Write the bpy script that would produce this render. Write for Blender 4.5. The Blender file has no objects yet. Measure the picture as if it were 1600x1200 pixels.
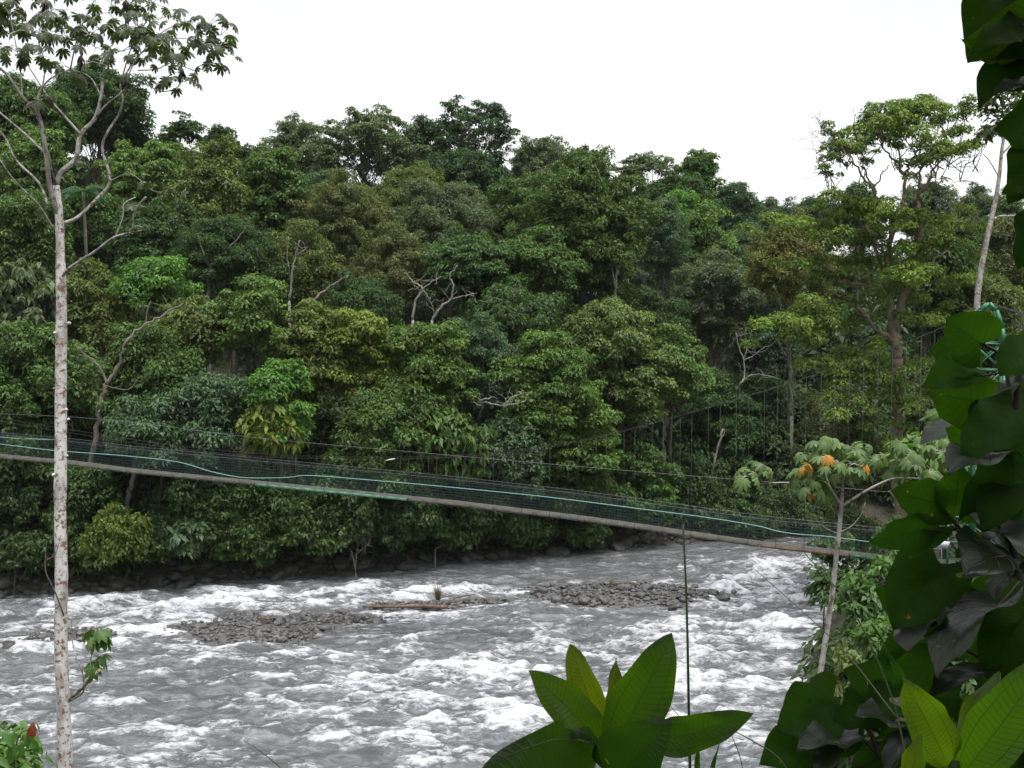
import bpy, math, random
import numpy as np
from mathutils import Vector
random.seed(4)
RNG = np.random.default_rng(11)
SC = bpy.context.scene
COL = SC.collection
F_PX = 1715.8            # focal length of the photograph in its own 1600-px frame
PITCH = math.atan(100.0 / F_PX)
CAM = np.array([0.0, 0.0, 15.0])
SN, CS = math.sin(PITCH), math.cos(PITCH)


def P(px, py, Y):
    """world point at distance Y whose direction is the given one"""
    cx, cy = (px - 800) / F_PX, (600 - py) / F_PX
    d = np.array([cx, CS + cy * SN, -SN + cy * CS])
    return CAM + d * (Y / d[1])


def W(px, py, z=0.0):
    cx, cy = (px - 800) / F_PX, (600 - py) / F_PX
    d = np.array([cx, CS + cy * SN, -SN + cy * CS])
    return CAM + d * ((z - CAM[2]) / d[2])


# ------------------------------------------------------------------ noise
def _hash(ix, iy, s):
    h = (ix.astype(np.int64) * 374761393 + iy.astype(np.int64) * 668265263 + s * 2147483647) & 0xFFFFFFFF
    h = ((h ^ (h >> 13)) * 1274126177) & 0xFFFFFFFF
    h = h ^ (h >> 16)
    return (h & 0xFFFF) / 65535.0


def vn(x, y, s=0):
    x = np.asarray(x, float); y = np.asarray(y, float)
    ix = np.floor(x); iy = np.floor(y)
    fx = x - ix; fy = y - iy
    fx = fx * fx * fx * (fx * (fx * 6 - 15) + 10); fy = fy * fy * fy * (fy * (fy * 6 - 15) + 10)
    a = _hash(ix, iy, s); b = _hash(ix + 1, iy, s); c = _hash(ix, iy + 1, s); d = _hash(ix + 1, iy + 1, s)
    return (a * (1 - fx) + b * fx) * (1 - fy) + (c * (1 - fx) + d * fx) * fy


def fbm(x, y, s=0, o=4, g=0.5):
    t = 0; a = 1; n = 0
    for k in range(o):
        t = t + a * vn(x * 2 ** k + 17.3 * k, y * 2 ** k - 9.1 * k, s + k); n += a; a *= g
    return t / n


def sst(a, b, x):
    t = np.clip((x - a) / (b - a), 0, 1)
    return t * t * (3 - 2 * t)


# ------------------------------------------------------------------ object helpers
def tag(o, label=None, cat=None, group=None, kind=None):
    if label: o['label'] = label
    if cat: o['category'] = cat
    if group: o['group'] = group
    if kind: o['kind'] = kind
    return o


def thing(name, label, cat, loc, group=None):
    o = bpy.data.objects.new(name, None); COL.objects.link(o)
    o.location = loc; o.empty_display_size = 0.3
    return tag(o, label, cat, group)


def mesh_obj(name, V, FS, mat, parent=None, attr=None, uv=None, smooth=False, color=None):
    """V (n,3) world coordinates, FS list of (m,k) arrays -> ONE linked mesh object"""
    V = np.asarray(V, np.float32)
    q = parent
    while q is not None:
        V = V - np.array(q.location, np.float32); q = q.parent
    FS = [np.asarray(f, np.int32) for f in FS if len(f)]
    me = bpy.data.meshes.new(name)
    me.vertices.add(len(V)); me.vertices.foreach_set('co', V.ravel())
    li = np.concatenate([f.ravel() for f in FS])
    cnt = np.concatenate([np.full(len(f), f.shape[1], np.int32) for f in FS])
    st = np.concatenate([[0], np.cumsum(cnt)[:-1]]).astype(np.int32)
    me.loops.add(len(li)); me.loops.foreach_set('vertex_index', li)
    me.polygons.add(len(cnt)); me.polygons.foreach_set('loop_start', st)
    if smooth:
        me.polygons.foreach_set('use_smooth', np.ones(len(cnt), bool))
    if attr:
        for k, (dom, arr) in attr.items():
            a = me.attributes.new(k, 'FLOAT', dom); a.data.foreach_set('value', np.asarray(arr, np.float32))
    if uv is not None:
        l = me.uv_layers.new(name='UVMap'); l.data.foreach_set('uv', np.asarray(uv, np.float32)[li].ravel())
    me.update(calc_edges=True)
    if mat: me.materials.append(mat)
    o = bpy.data.objects.new(name, me); COL.objects.link(o)
    if parent is not None: o.parent = parent
    if color is not None: o.color = (color[0], color[1], color[2], 1)
    return o


class MB:
    def __init__(s): s.V = []; s.Q = []; s.T = []; s.n = 0
    def add(s, V, Q=(), T=()):
        V = np.asarray(V, float)
        if len(Q): s.Q.append(np.asarray(Q) + s.n)
        if len(T): s.T.append(np.asarray(T) + s.n)
        s.V.append(V); s.n += len(V)
    def tube(s, pts, rad, sides=6, cap=True):
        pts = np.asarray(pts, float); k = len(pts)
        rad = np.full(k, rad, float) if np.isscalar(rad) else np.asarray(rad, float)
        t = np.gradient(pts, axis=0); t /= np.linalg.norm(t, axis=1)[:, None] + 1e-9
        ref = np.array([0.31, 0.95, 0.05]) if abs(t[:, 2]).mean() > .7 else np.array([0.02, 0.03, 1.0])
        a = np.cross(t, ref); a /= np.linalg.norm(a, axis=1)[:, None] + 1e-9
        b = np.cross(t, a)
        th = np.arange(sides) * 2 * math.pi / sides
        V = pts[:, None] + rad[:, None, None] * (np.cos(th)[None, :, None] * a[:, None] + np.sin(th)[None, :, None] * b[:, None])
        i = np.arange(k - 1)[:, None] * sides; j = np.arange(sides)[None]
        j2 = (j + 1) % sides
        Q = np.stack([i + j, i + j2, i + sides + j2, i + sides + j], -1).reshape(-1, 4)
        T = []
        V = V.reshape(-1, 3)
        if cap:
            V = np.vstack([V, pts[0], pts[-1]])
            for m in range(sides):
                T.append((k * sides, (m + 1) % sides, m)); T.append((k * sides + 1, (k - 1) * sides + m, (k - 1) * sides + (m + 1) % sides))
        s.add(V, Q, T)
    def box(s, c, h, ax=None):
        c = np.asarray(c, float); ax = np.eye(3) if ax is None else np.asarray(ax, float)
        V = np.array([[x, y, z] for x in (-1, 1) for y in (-1, 1) for z in (-1, 1)], float) * h
        s.add(c + V @ ax, [(0, 1, 3, 2), (4, 6, 7, 5), (0, 4, 5, 1), (2, 3, 7, 6), (0, 2, 6, 4), (1, 5, 7, 3)])
    def build(s, name, mat, parent=None, smooth=False, color=None):
        return mesh_obj(name, np.vstack(s.V), ([np.vstack(s.Q)] if s.Q else []) + ([np.vstack(s.T)] if s.T else []), mat, parent, smooth=smooth, color=color)


def beam(m, a, b, w, h=None, up=(0, 0, 1)):
    """square bar from a to b"""
    a = np.asarray(a, float); b = np.asarray(b, float); d = b - a; L = np.linalg.norm(d); d = d / L
    u = np.asarray(up, float)
    if abs(d @ u) > .95: u = np.array([0, 1.0, 0])
    s_ = np.cross(d, u); s_ /= np.linalg.norm(s_); u = np.cross(s_, d)
    m.box((a + b) / 2, np.array([L / 2, w / 2, (h or w) / 2]), np.array([d, s_, u]))


def smooth_path(pts, n=6):
    """Catmull-Rom through the points"""
    p = np.asarray(pts, float)
    if len(p) < 3:
        t = np.linspace(0, 1, n + 1)[:, None]; return p[0] * (1 - t) + p[-1] * t
    q = np.vstack([2 * p[0] - p[1], p, 2 * p[-1] - p[-2]])
    out = []
    for i in range(1, len(q) - 2):
        for t in np.linspace(0, 1, n, endpoint=False):
            out.append(.5 * (2 * q[i] + (q[i + 1] - q[i - 1]) * t + (2 * q[i - 1] - 5 * q[i] + 4 * q[i + 1] - q[i + 2]) * t * t + (3 * q[i] - q[i - 1] - 3 * q[i + 1] + q[i + 2]) * t ** 3))
    out.append(p[-1]); return np.array(out)


def unit(v): return v / (np.linalg.norm(v, axis=-1, keepdims=True) + 1e-9)


# ------------------------------------------------------------------ materials
def new_mat(name):
    m = bpy.data.materials.new(name); m.use_nodes = True
    nt = m.node_tree; nt.nodes.clear()
    return m, nt, nt.nodes, nt.links


def N(ns, t, **kw):
    n = ns.new(t)
    for k, v in kw.items(): setattr(n, k, v)
    return n


def rng_map(ns, ls, src, a, b, c, d, clamp=True):
    n = N(ns, 'ShaderNodeMapRange', clamp=clamp); ls.new(src, n.inputs[0])
    for i, v in zip((1, 2, 3, 4), (a, b, c, d)): n.inputs[i].default_value = v
    return n.outputs[0]


def mixc(ns, ls, fac, a, b, mode='MIX'):
    n = N(ns, 'ShaderNodeMix', data_type='RGBA', blend_type=mode)
    for sock, v in ((n.inputs[0], fac), (n.inputs[6], a), (n.inputs[7], b)):
        if hasattr(v, 'is_linked'): ls.new(v, sock)
        elif isinstance(v, (int, float)): sock.default_value = v
        else: sock.default_value = (*v, 1)
    return n.outputs[2]


def leaf_mat(name, trans=0.25, rough=0.5, spec=0.4, tcol=(1.5, 1.9, 0.55), coat=0.0, lo=.55, hi=1.5):
    m, nt, ns, ls = new_mat(name)
    oi = N(ns, 'ShaderNodeObjectInfo'); at = N(ns, 'ShaderNodeAttribute', attribute_name='var')
    hs = N(ns, 'ShaderNodeHueSaturation')
    ls.new(oi.outputs['Color'], hs.inputs['Color'])
    ls.new(rng_map(ns, ls, at.outputs['Fac'], 0, 1, lo, hi), hs.inputs['Value'])
    ls.new(rng_map(ns, ls, at.outputs['Fac'], 0, 1, .508, .484), hs.inputs['Hue'])
    hs.inputs['Saturation'].default_value = 1.0
    p = N(ns, 'ShaderNodeBsdfPrincipled')
    ls.new(hs.outputs[0], p.inputs['Base Color'])
    p.inputs['Roughness'].default_value = rough; p.inputs['Specular IOR Level'].default_value = spec
    tr = N(ns, 'ShaderNodeBsdfTranslucent')
    ls.new(mixc(ns, ls, 1.0, hs.outputs[0], tcol, 'MULTIPLY'), tr.inputs[0])
    mx = N(ns, 'ShaderNodeMixShader'); mx.inputs[0].default_value = trans
    ls.new(p.outputs[0], mx.inputs[1]); ls.new(tr.outputs[0], mx.inputs[2])
    o = N(ns, 'ShaderNodeOutputMaterial'); ls.new(mx.outputs[0], o.inputs[0])
    return m


def bark_mat(name, c1, c2, c3=None, scale=3.0, thr=.5, stretch=.35, rough=.85):
    """patchy bark: two tones, with a third in its own lichen-like patches"""
    m, nt, ns, ls = new_mat(name)
    tc = N(ns, 'ShaderNodeTexCoord'); mp = N(ns, 'ShaderNodeMapping'); mp.inputs['Scale'].default_value = (1, 1, stretch)
    ls.new(tc.outputs['Object'], mp.inputs[0])
    n1 = N(ns, 'ShaderNodeTexNoise'); n1.inputs['Scale'].default_value = scale; n1.inputs['Detail'].default_value = 8; n1.inputs['Roughness'].default_value = .65
    ls.new(mp.outputs[0], n1.inputs['Vector'])
    col = mixc(ns, ls, rng_map(ns, ls, n1.outputs['Fac'], thr - .06, thr + .06, 0, 1), c1, c2)
    if c3:
        n2 = N(ns, 'ShaderNodeTexNoise'); n2.inputs['Scale'].default_value = scale * 2.3; n2.inputs['Detail'].default_value = 6; n2.inputs['Roughness'].default_value = .7
        ls.new(tc.outputs['Object'], n2.inputs['Vector'])
        col = mixc(ns, ls, rng_map(ns, ls, n2.outputs['Fac'], .52, .58, 0, 1), col, c3)
    n3 = N(ns, 'ShaderNodeTexNoise'); n3.inputs['Scale'].default_value = scale * 9; n3.inputs['Detail'].default_value = 4
    ls.new(tc.outputs['Object'], n3.inputs['Vector'])
    bp = N(ns, 'ShaderNodeBump'); bp.inputs['Strength'].default_value = .6; bp.inputs['Distance'].default_value = .02
    ls.new(n3.outputs['Fac'], bp.inputs['Height'])
    p = N(ns, 'ShaderNodeBsdfPrincipled'); ls.new(col, p.inputs['Base Color']); p.inputs['Roughness'].default_value = rough
    ls.new(bp.outputs[0], p.inputs['Normal'])
    o = N(ns, 'ShaderNodeOutputMaterial'); ls.new(p.outputs[0], o.inputs[0])
    return m


def plain_mat(name, c, rough=.6, metal=0.0, c2=None, scale=8, spec=.5):
    m, nt, ns, ls = new_mat(name)
    p = N(ns, 'ShaderNodeBsdfPrincipled'); p.inputs['Base Color'].default_value = (*c, 1)
    if c2:
        tc = N(ns, 'ShaderNodeTexCoord'); n1 = N(ns, 'ShaderNodeTexNoise'); n1.inputs['Scale'].default_value = scale; n1.inputs['Detail'].default_value = 6
        ls.new(tc.outputs['Object'], n1.inputs['Vector'])
        ls.new(mixc(ns, ls, rng_map(ns, ls, n1.outputs['Fac'], .4, .62, 0, 1), c, c2), p.inputs['Base Color'])
    p.inputs['Roughness'].default_value = rough; p.inputs['Metallic'].default_value = metal
    p.inputs['Specular IOR Level'].default_value = spec
    o = N(ns, 'ShaderNodeOutputMaterial'); ls.new(p.outputs[0], o.inputs[0])
    return m


M_LEAF = leaf_mat('foliage', .25, .55, .22)
M_LEAFB = leaf_mat('glossy_foliage', .28, .5, .28)
M_PALM = leaf_mat('palmate_foliage', .3, .5, .4, lo=.75, hi=1.3)
M_BARK = bark_mat('grey_bark', (.07, .06, .047), (.12, .105, .085), (.045, .055, .03), 2.2)
M_BARKP = bark_mat('pale_bark', (.20, .185, .16), (.12, .105, .085), None, 3)
M_BARKT = bark_mat('tan_bark', (.20, .155, .10), (.12, .095, .065), (.075, .075, .045), 1.8)
M_DEAD = bark_mat('dead_wood', (.24, .225, .20), (.15, .14, .12), None, 4)
M_WHITE = bark_mat('white_lichen_bark', (.64, .625, .60), (.38, .355, .33), (.20, .11, .08), 3.6, .52, .45)
M_WHITED = bark_mat('grey_white_bark', (.40, .38, .35), (.20, .18, .16), (.12, .09, .07), 3.0, .52, .6)
M_STONE = bark_mat('river_stone', (.095, .092, .09), (.055, .054, .054), (.15, .14, .13), 1.1, .5, 1.0, .6)
M_WETSTONE = bark_mat('bank_stone', (.045, .042, .037), (.024, .024, .022), (.07, .065, .058), .9, .5, 1.0, .7)

# ------------------------------------------------------------------ terrain
FX = [-200, -120, -60, -27.5, -14.8, -4, 4, 13, 17.4, 22, 40, 80, 200]
FY = [32, 40, 50, 59, 63.5, 67.7, 71, 74, 74.6, 77, 84, 100, 140]
NX = [-200, -120, -30, 0, 9.5, 11.3, 15, 20, 25, 40, 80, 200]
NY = [10, 20, 28, 30, 35, 43, 52, 64, 68, 72, 85, 122]


def bank_dist(X, Y):
    X = np.asarray(X, float); Y = np.asarray(Y, float)
    wob = (fbm(X / 5, Y / 5, 31, 3) - .5) * 2.2
    yf = np.interp(X, FX, FY); sf = (np.interp(X + .5, FX, FY) - np.interp(X - .5, FX, FY))
    yn = np.interp(X, NX, NY); sn = (np.interp(X + .5, NX, NY) - np.interp(X - .5, NX, NY))
    return (Y - yf) / np.sqrt(1 + sf ** 2) + wob * .6, (yn - Y) / np.sqrt(1 + sn ** 2) + wob * .4


def terr(X, Y):
    X = np.asarray(X, float); Y = np.asarray(Y, float)
    df, dn = bank_dist(X, Y)
    crest = np.interp(X, [-60, -40, 0, 35, 80], [29, 27, 23, 19, 18])
    slope = np.interp(X, [-60, 0, 10, 40], [.46, .44, .36, .26])
    zf = 1.1 * sst(-.4, 1.6, df) + crest * np.tanh(slope * np.maximum(df - 1, 0) / crest) + (fbm(X / 9, Y / 9, 7) - .5) * 2.4 * sst(1, 8, df)
    k = sst(6, 14, X)
    cap = np.maximum(np.minimum(13.4 - .42 * Y, 13.6), k * (4.7 + .12 * np.maximum(X - 18, 0)) + (1 - k) * .6)
    zn = np.minimum(.4 + .75 * np.maximum(dn, 0), cap)
    zr = -np.minimum(1.4, .5 * np.minimum(np.maximum(-df, 0), np.maximum(-dn, 0))) - .25
    return np.where(df > -.4, np.maximum(zf, zr), np.where(dn > 0, zn, zr))


def grid(xs, ys):
    X, Y = np.meshgrid(xs, ys); nx, ny = len(xs), len(ys)
    i = (np.arange(ny - 1)[:, None] * nx + np.arange(nx - 1)[None])
    Q = np.stack([i, i + 1, i + 1 + nx, i + nx], -1).reshape(-1, 4)
    return X.ravel(), Y.ravel(), Q


gx = np.concatenate([np.linspace(-260, -92, 30), np.arange(-90, 90, .8), np.linspace(92, 260, 30)])
gy = np.concatenate([np.linspace(-60, -12, 14), np.arange(-10, 150, .8), np.linspace(152, 420, 40)])
X, Y, Q = grid(gx, gy)
m, nt, ns, ls = new_mat('forest_soil')
tc = N(ns, 'ShaderNodeTexCoord'); n1 = N(ns, 'ShaderNodeTexNoise'); n1.inputs['Scale'].default_value = .5; n1.inputs['Detail'].default_value = 10
ls.new(tc.outputs['Object'], n1.inputs['Vector'])
n2 = N(ns, 'ShaderNodeTexNoise'); n2.inputs['Scale'].default_value = 4; n2.inputs['Detail'].default_value = 6; ls.new(tc.outputs['Object'], n2.inputs['Vector'])
c = mixc(ns, ls, rng_map(ns, ls, n1.outputs['Fac'], .4, .6, 0, 1), (.035, .03, .02), (.03, .04, .016))
c = mixc(ns, ls, rng_map(ns, ls, n2.outputs['Fac'], .5, .65, 0, 1), c, (.06, .045, .03))
p = N(ns, 'ShaderNodeBsdfPrincipled'); ls.new(c, p.inputs['Base Color']); p.inputs['Roughness'].default_value = .95
bp = N(ns, 'ShaderNodeBump'); bp.inputs['Strength'].default_value = .8; bp.inputs['Distance'].default_value = .15; ls.new(n2.outputs['Fac'], bp.inputs['Height']); ls.new(bp.outputs[0], p.inputs['Normal'])
o = N(ns, 'ShaderNodeOutputMaterial'); ls.new(p.outputs[0], o.inputs[0])
M_SOIL = m
tag(mesh_obj('ground', np.stack([X, Y, terr(X, Y)], 1), [Q], M_SOIL, smooth=True), kind='structure')

# ------------------------------------------------------------------ river
BARS = [  # picture anchor, half length, half depth, height
    (405, 982, 4.3, 2.5, .2), (975, 930, 5.9, 2.2, .30), (112, 994, 2.6, 1.2, .22), (655, 947, 2.9, .8, .18), (540, 968, 2.6, 1.1, .12), (745, 943, 2.0, .6, .15)]


def bar_h(X, Y):
    h = np.full(np.shape(X), -.6)
    for (px, py, a, b, hh) in BARS:
        c = W(px, py); wob = (fbm(X / 1.7, Y / 1.7, 51, 3) - .5) * .9
        d = np.sqrt(((X - c[0]) / a) ** 2 + ((Y - c[1]) / b) ** 2) + wob
        h = np.maximum(h, hh * (1.15 - d * d * 1.15))
    return h


TURB = [  # px, py, radius along, radius across, amount
    (1240, 930, 5, 9, 1.0), (1270, 890, 4.5, 9, .8), (1200, 1000, 6, 6, .25), (220, 985, 2.6, 3.0, .75), (120, 945, 5, 1.6, .5), (330, 940, 7, 2.0, .55),
    (560, 930, 7, 2.2, .5), (720, 925, 5, 2.2, .35), (850, 920, 5, 1.8, .3), (620, 1040, 5, 3, .35), (900, 1040, 6, 4, .4), (1000, 1000, 6, 3, .25), (700, 1130, 4, 2, .3),
    (940, 1110, 5, 2.5, .35), (280, 1100, 2.4, 1.0, .3), (300, 1170, 2.2, 1.0, .3), (640, 1165, 3, 1, .25), (1100, 1150, 5, 2, .25), (60, 1000, 3, 2, .35), (1080, 1060, 5, 3, .25),
    (100, 1085, 6, 3, -.14), (380, 1060, 4, 2, -.06), (470, 1180, 5, 1.5, -.1), (560, 900, 22, 1.6, -.45), (1000, 862, 14, 3.5, -.6), (1180, 852, 6, 6, -.6), (880, 890, 8, 2.2, -.3), (480, 1010, 3, 1.5, -.2), (1000, 960, 6, 1.4, -.15)]
xs = np.concatenate([np.linspace(-160, -45, 60), np.arange(-44, 34, .11), np.linspace(34.5, 160, 60)])
ys = np.concatenate([np.linspace(12, 27.5, 20), np.arange(28, 82, .11), np.linspace(82.5, 150, 50)])
X, Y, Q = grid(xs, ys)
T = np.full(X.shape, .42)
for (px, py, a, b, k) in TURB:
    c = W(px, py); T += k * np.exp(-((X - c[0]) / a) ** 2 - ((Y - c[1]) / b) ** 2)
T = np.clip(T, 0, 1.15)
T = .42 + (T - .42) * np.where(T > .42, .72, 1); dfw, dnw = bank_dist(X, Y); T *= .35 + .65 * sst(.4, 4.0, -dfw)
wx = X + .9 * (fbm(X / 1.6, Y / 1.6, 3, 3) - .5); wy = Y + 1.0 * (fbm(X / 1.6, Y / 1.6, 5, 3) - .5)
big = fbm(wx / 4.6, wy / 2.4, 21, 3)
rid2 = 1 - np.abs(2 * fbm(wx / 1.7, wy / .9, 23, 3) - 1)
small = fbm(wx / .7, wy / .5, 24, 3)
pat = fbm(wx / 1.7 + 3, wy / .78, 25, 5, .62)
crest = sst(.48, .74, pat)
H = (big - .5) * .55 * (.35 + T) + crest * .27 * T ** 1.1 + (rid2 - .6) * .2 * (.35 + T) + (small - .5) * .2
foam = pat * .9 + .1 * big + (T - .42) * .34 + .14 * (small - .5) + .10 * (rid2 - .6)
fm = np.clip((foam - .34) / .52, 0, 1)
H += .05 * fm * (fbm(X / .25, Y / .25, 29, 2) - .3)
bh = bar_h(X, Y)
H = np.where(bh > -.35, H * (.25 + .75 * sst(.05, -.35, bh)), H)
df, dn = bank_dist(X, Y)
H *= .3 + .7 * sst(0, 2.5, np.minimum(-df, -dn))
m, nt, ns, ls = new_mat('river_water')
tc = N(ns, 'ShaderNodeTexCoord'); at = N(ns, 'ShaderNodeAttribute', attribute_name='foam')
mp = N(ns, 'ShaderNodeMapping'); mp.inputs['Scale'].default_value = (.8, 1.5, 1); ls.new(tc.outputs['Object'], mp.inputs[0])
def noise(sc, det, ro, dist=0.0):
    n = N(ns, 'ShaderNodeTexNoise'); n.inputs['Scale'].default_value = sc; n.inputs['Detail'].default_value = det; n.inputs['Roughness'].default_value = ro; n.inputs['Distortion'].default_value = dist
    ls.new(mp.outputs[0], n.inputs['Vector']); return n.outputs['Fac']
n1 = noise(2.4, 9, .72); n2 = noise(2.2, 13, .75, .6); n3 = noise(.8, 12, .8, 1.0)
bp = N(ns, 'ShaderNodeBump'); bp.inputs['Strength'].default_value = 1.0; bp.inputs['Distance'].default_value = .13; ls.new(n1, bp.inputs['Height'])
w = N(ns, 'ShaderNodeBsdfPrincipled'); w.inputs['Roughness'].default_value = .14; w.inputs['IOR'].default_value = 1.33
ls.new(mixc(ns, ls, rng_map(ns, ls, n3, .46, .68, 0, 1), (.088, .096, .096), (.29, .30, .315)), w.inputs['Base Color'])
ls.new(bp.outputs[0], w.inputs['Normal'])
fo = N(ns, 'ShaderNodeBsdfPrincipled'); fo.inputs['Base Color'].default_value = (.72, .73, .77, 1); fo.inputs['Roughness'].default_value = .8; ls.new(bp.outputs[0], fo.inputs['Normal'])
ad = N(ns, 'ShaderNodeMath', operation='MULTIPLY_ADD'); ls.new(n2, ad.inputs[0]); ad.inputs[1].default_value = 2.6; ls.new(at.outputs['Fac'], ad.inputs[2])
mask = rng_map(ns, ls, ad.outputs[0], 1.75, 2.38, 0, 1)
mx = N(ns, 'ShaderNodeMixShader'); ls.new(mask, mx.inputs[0]); ls.new(w.outputs[0], mx.inputs[1]); ls.new(fo.outputs[0], mx.inputs[2])
o = N(ns, 'ShaderNodeOutputMaterial'); ls.new(mx.outputs[0], o.inputs[0])
M_WATER = m
tag(mesh_obj('river', np.stack([X, Y, H], 1), [Q], M_WATER, attr={'foam': ('POINT', fm)}, smooth=True), kind='structure')
del wx, wy, big, rid2, small, crest, pat, foam

# ------------------------------------------------------------------ stones


def ico(sub=2):
    t = (1 + 5 ** .5) / 2
    V = [(-1, t, 0), (1, t, 0), (-1, -t, 0), (1, -t, 0), (0, -1, t), (0, 1, t), (0, -1, -t), (0, 1, -t), (t, 0, -1), (t, 0, 1), (-t, 0, -1), (-t, 0, 1)]
    Fc = [(0, 11, 5), (0, 5, 1), (0, 1, 7), (0, 7, 10), (0, 10, 11), (1, 5, 9), (5, 11, 4), (11, 10, 2), (10, 7, 6), (7, 1, 8), (3, 9, 4), (3, 4, 2), (3, 2, 6), (3, 6, 8), (3, 8, 9), (4, 9, 5), (2, 4, 11), (6, 2, 10), (8, 6, 7), (9, 8, 1)]
    V = [np.array(v, float) / np.linalg.norm(v) for v in V]
    for _ in range(sub - 1):
        c = {}; nf = []
        def mid(a, b):
            k = (min(a, b), max(a, b))
            if k not in c:
                q = V[a] + V[b]; V.append(q / np.linalg.norm(q)); c[k] = len(V) - 1
            return c[k]
        for a, b, d in Fc:
            x, y, z = mid(a, b), mid(b, d), mid(d, a); nf += [(a, x, z), (b, y, x), (d, z, y), (x, y, z)]
        Fc = nf
    return np.array(V), np.array(Fc)


IV, IF = ico(2)
IV3, IF3 = ico(3)


def stone_shape(V, seed):
    r = np.random.default_rng(seed); d = np.ones(len(V))
    for _ in range(7):
        n = unit(r.normal(size=3)); k = r.uniform(.55, .95); pr = V @ n
        d = np.minimum(d, np.where(pr > .05, k / np.maximum(pr, .05), 9))
    return V * np.clip(d, .55, 1)[:, None] * np.array([1, .8, .62])


STONES = [stone_shape(IV, k) for k in range(8)]
STONES3 = [stone_shape(IV3, 40 + k) for k in range(8)]


def rotz_scale(ang, s):
    c, s_ = np.cos(ang), np.sin(ang); z = np.zeros_like(c)
    R = np.stack([np.stack([c, -s_, z], -1), np.stack([s_, c, z], -1), np.stack([z, z, z + 1], -1)], -2)
    return R * s[:, None, None]


def scatter_stones(name, pts, size, mat, kind='stuff'):
    n = len(pts); which = RNG.integers(0, len(STONES), n); Vs = []; Fs = []; off = 0
    A = rotz_scale(RNG.uniform(0, 6.28, n), size)
    for k in range(len(STONES)):
        s_ = which == k
        if not s_.any(): continue
        v = np.einsum('nij,vj->nvi', A[s_], STONES[k]) + pts[s_][:, None]
        f = IF[None] + (np.arange(s_.sum()) * len(IV))[:, None, None] + off
        Vs.append(v.reshape(-1, 3)); Fs.append(f.reshape(-1, 3)); off += s_.sum() * len(IV)
    return tag(mesh_obj(name, np.vstack(Vs), [np.vstack(Fs)], mat, smooth=True), kind=kind)


# gravel bars: the small stones as one mass, the larger cobbles one by one
pts = []
for (px, py, a, b, hh) in BARS:
    c = W(px, py); n = int(a * b * 130)
    q = RNG.uniform(-1.35, 1.35, (n, 2)) * (a, b) + c[:2]
    pts.append(q)
pts = np.vstack(pts); z = bar_h(pts[:, 0], pts[:, 1]); keep = z > -.06; pts = pts[keep]; z = z[keep]
scatter_stones('gravel', np.column_stack([pts, z - .02]), .05 + .16 * RNG.uniform(0, 1, len(pts)) ** 2.5, M_STONE)
bx, by, bq = grid(np.arange(-40, 30, .25), np.arange(46, 68, .25))
bz = bar_h(bx, by); ok = (bz[bq] > -.4).all(1)
used, inv = np.unique(bq[ok], return_inverse=True)
tag(mesh_obj('gravel_bar', np.stack([bx, by, bz - .06], 1)[used], [inv.reshape(-1, 4)], M_STONE, smooth=True), kind='structure')
base_meshes = []
for k in range(8):
    me_o = None
    base_meshes.append(None)


def place_stones(name, label, cat, group, pts, sizes, mat):
    for i, (p_, s_) in enumerate(zip(pts, sizes)):
        k = i % 8
        key = (name, k)
        if key not in place_stones.cache:
            o = mesh_obj(name, STONES3[k], [IF3], mat, smooth=True); place_stones.cache[key] = o
        else:
            o = place_stones.cache[key].copy(); COL.objects.link(o)
        o.location = p_; o.rotation_euler = (random.uniform(-.3, .3), random.uniform(-.3, .3), random.uniform(0, 6.28)); o.scale = (s_, s_, s_)
        tag(o, label, cat, group)


place_stones.cache = {}
sel = RNG.permutation(len(pts))
nb = [0, 0]; P1 = []; P2 = []; S1 = []; S2 = []
c1 = W(415, 984); c2 = W(970, 930)
for i in sel:
    p_ = pts[i]
    if z[i] < .0: continue
    if np.hypot((p_[0] - c1[0]) / 5.5, (p_[1] - c1[1]) / 3) < 1.2 and len(P1) < 34:
        P1.append((p_[0], p_[1], z[i] + .03)); S1.append(random.choice((.12, .15, .18, .22, .32)))
    elif np.hypot((p_[0] - c2[0]) / 6.5, (p_[1] - c2[1]) / 2.8) < 1.2 and len(P2) < 60:
        P2.append((p_[0], p_[1], z[i] + .05)); S2.append(random.choice((.14, .17, .2, .26, .38)))
place_stones('cobble', 'dark grey cobble on the flat gravel bar left of midstream', 'stone', 'cobbles on the left gravel bar', P1, S1, M_STONE)
place_stones('cobblestone', 'grey cobble on the longer gravel bar under the footbridge', 'stone', 'cobbles on the right gravel bar', P2, S2, M_STONE)
one = W(1052, 953); place_stones('round_stone', 'lone dark rounded stone in the water just below the right gravel bar', 'stone', None, [(one[0], one[1], .08)], [.34], M_WETSTONE)
one = W(560, 972); place_stones('pointed_stone', 'low dark stone breaking the water between the gravel bar and the log', 'stone', None, [(one[0], one[1], .05)], [.42], M_WETSTONE)
one = W(8, 1016); place_stones('flat_stone', 'dark brown flat stone at the left edge of the river', 'stone', None, [(one[0], one[1], .02)], [.6], M_WETSTONE)

# far bank boulders
bp_, bs_ = [], []; sp = []
for i in range(1500):
    x = RNG.uniform(-38, 13); y = np.interp(x, FX, FY) + RNG.uniform(-1.6, 2.2)
    sp.append((x, y, float(terr(x, y)) + .02))
sp = np.array(sp); sp[:, 2] = np.maximum(sp[:, 2], -.15)
scatter_stones('bank_rubble', sp, RNG.uniform(.12, .4, len(sp)), M_WETSTONE)
for i in range(70):
    x = RNG.uniform(-34, 12); y = np.interp(x, FX, FY) + RNG.uniform(-1.2, 1.4); bp_.append((x, y, max(float(terr(x, y)), -.05) + .1)); bs_.append(random.uniform(.35, .8))
place_stones('boulder', 'dark wet boulder at the foot of the far forested bank', 'boulder', 'boulders along the far bank', bp_, bs_, M_WETSTONE)

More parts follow.
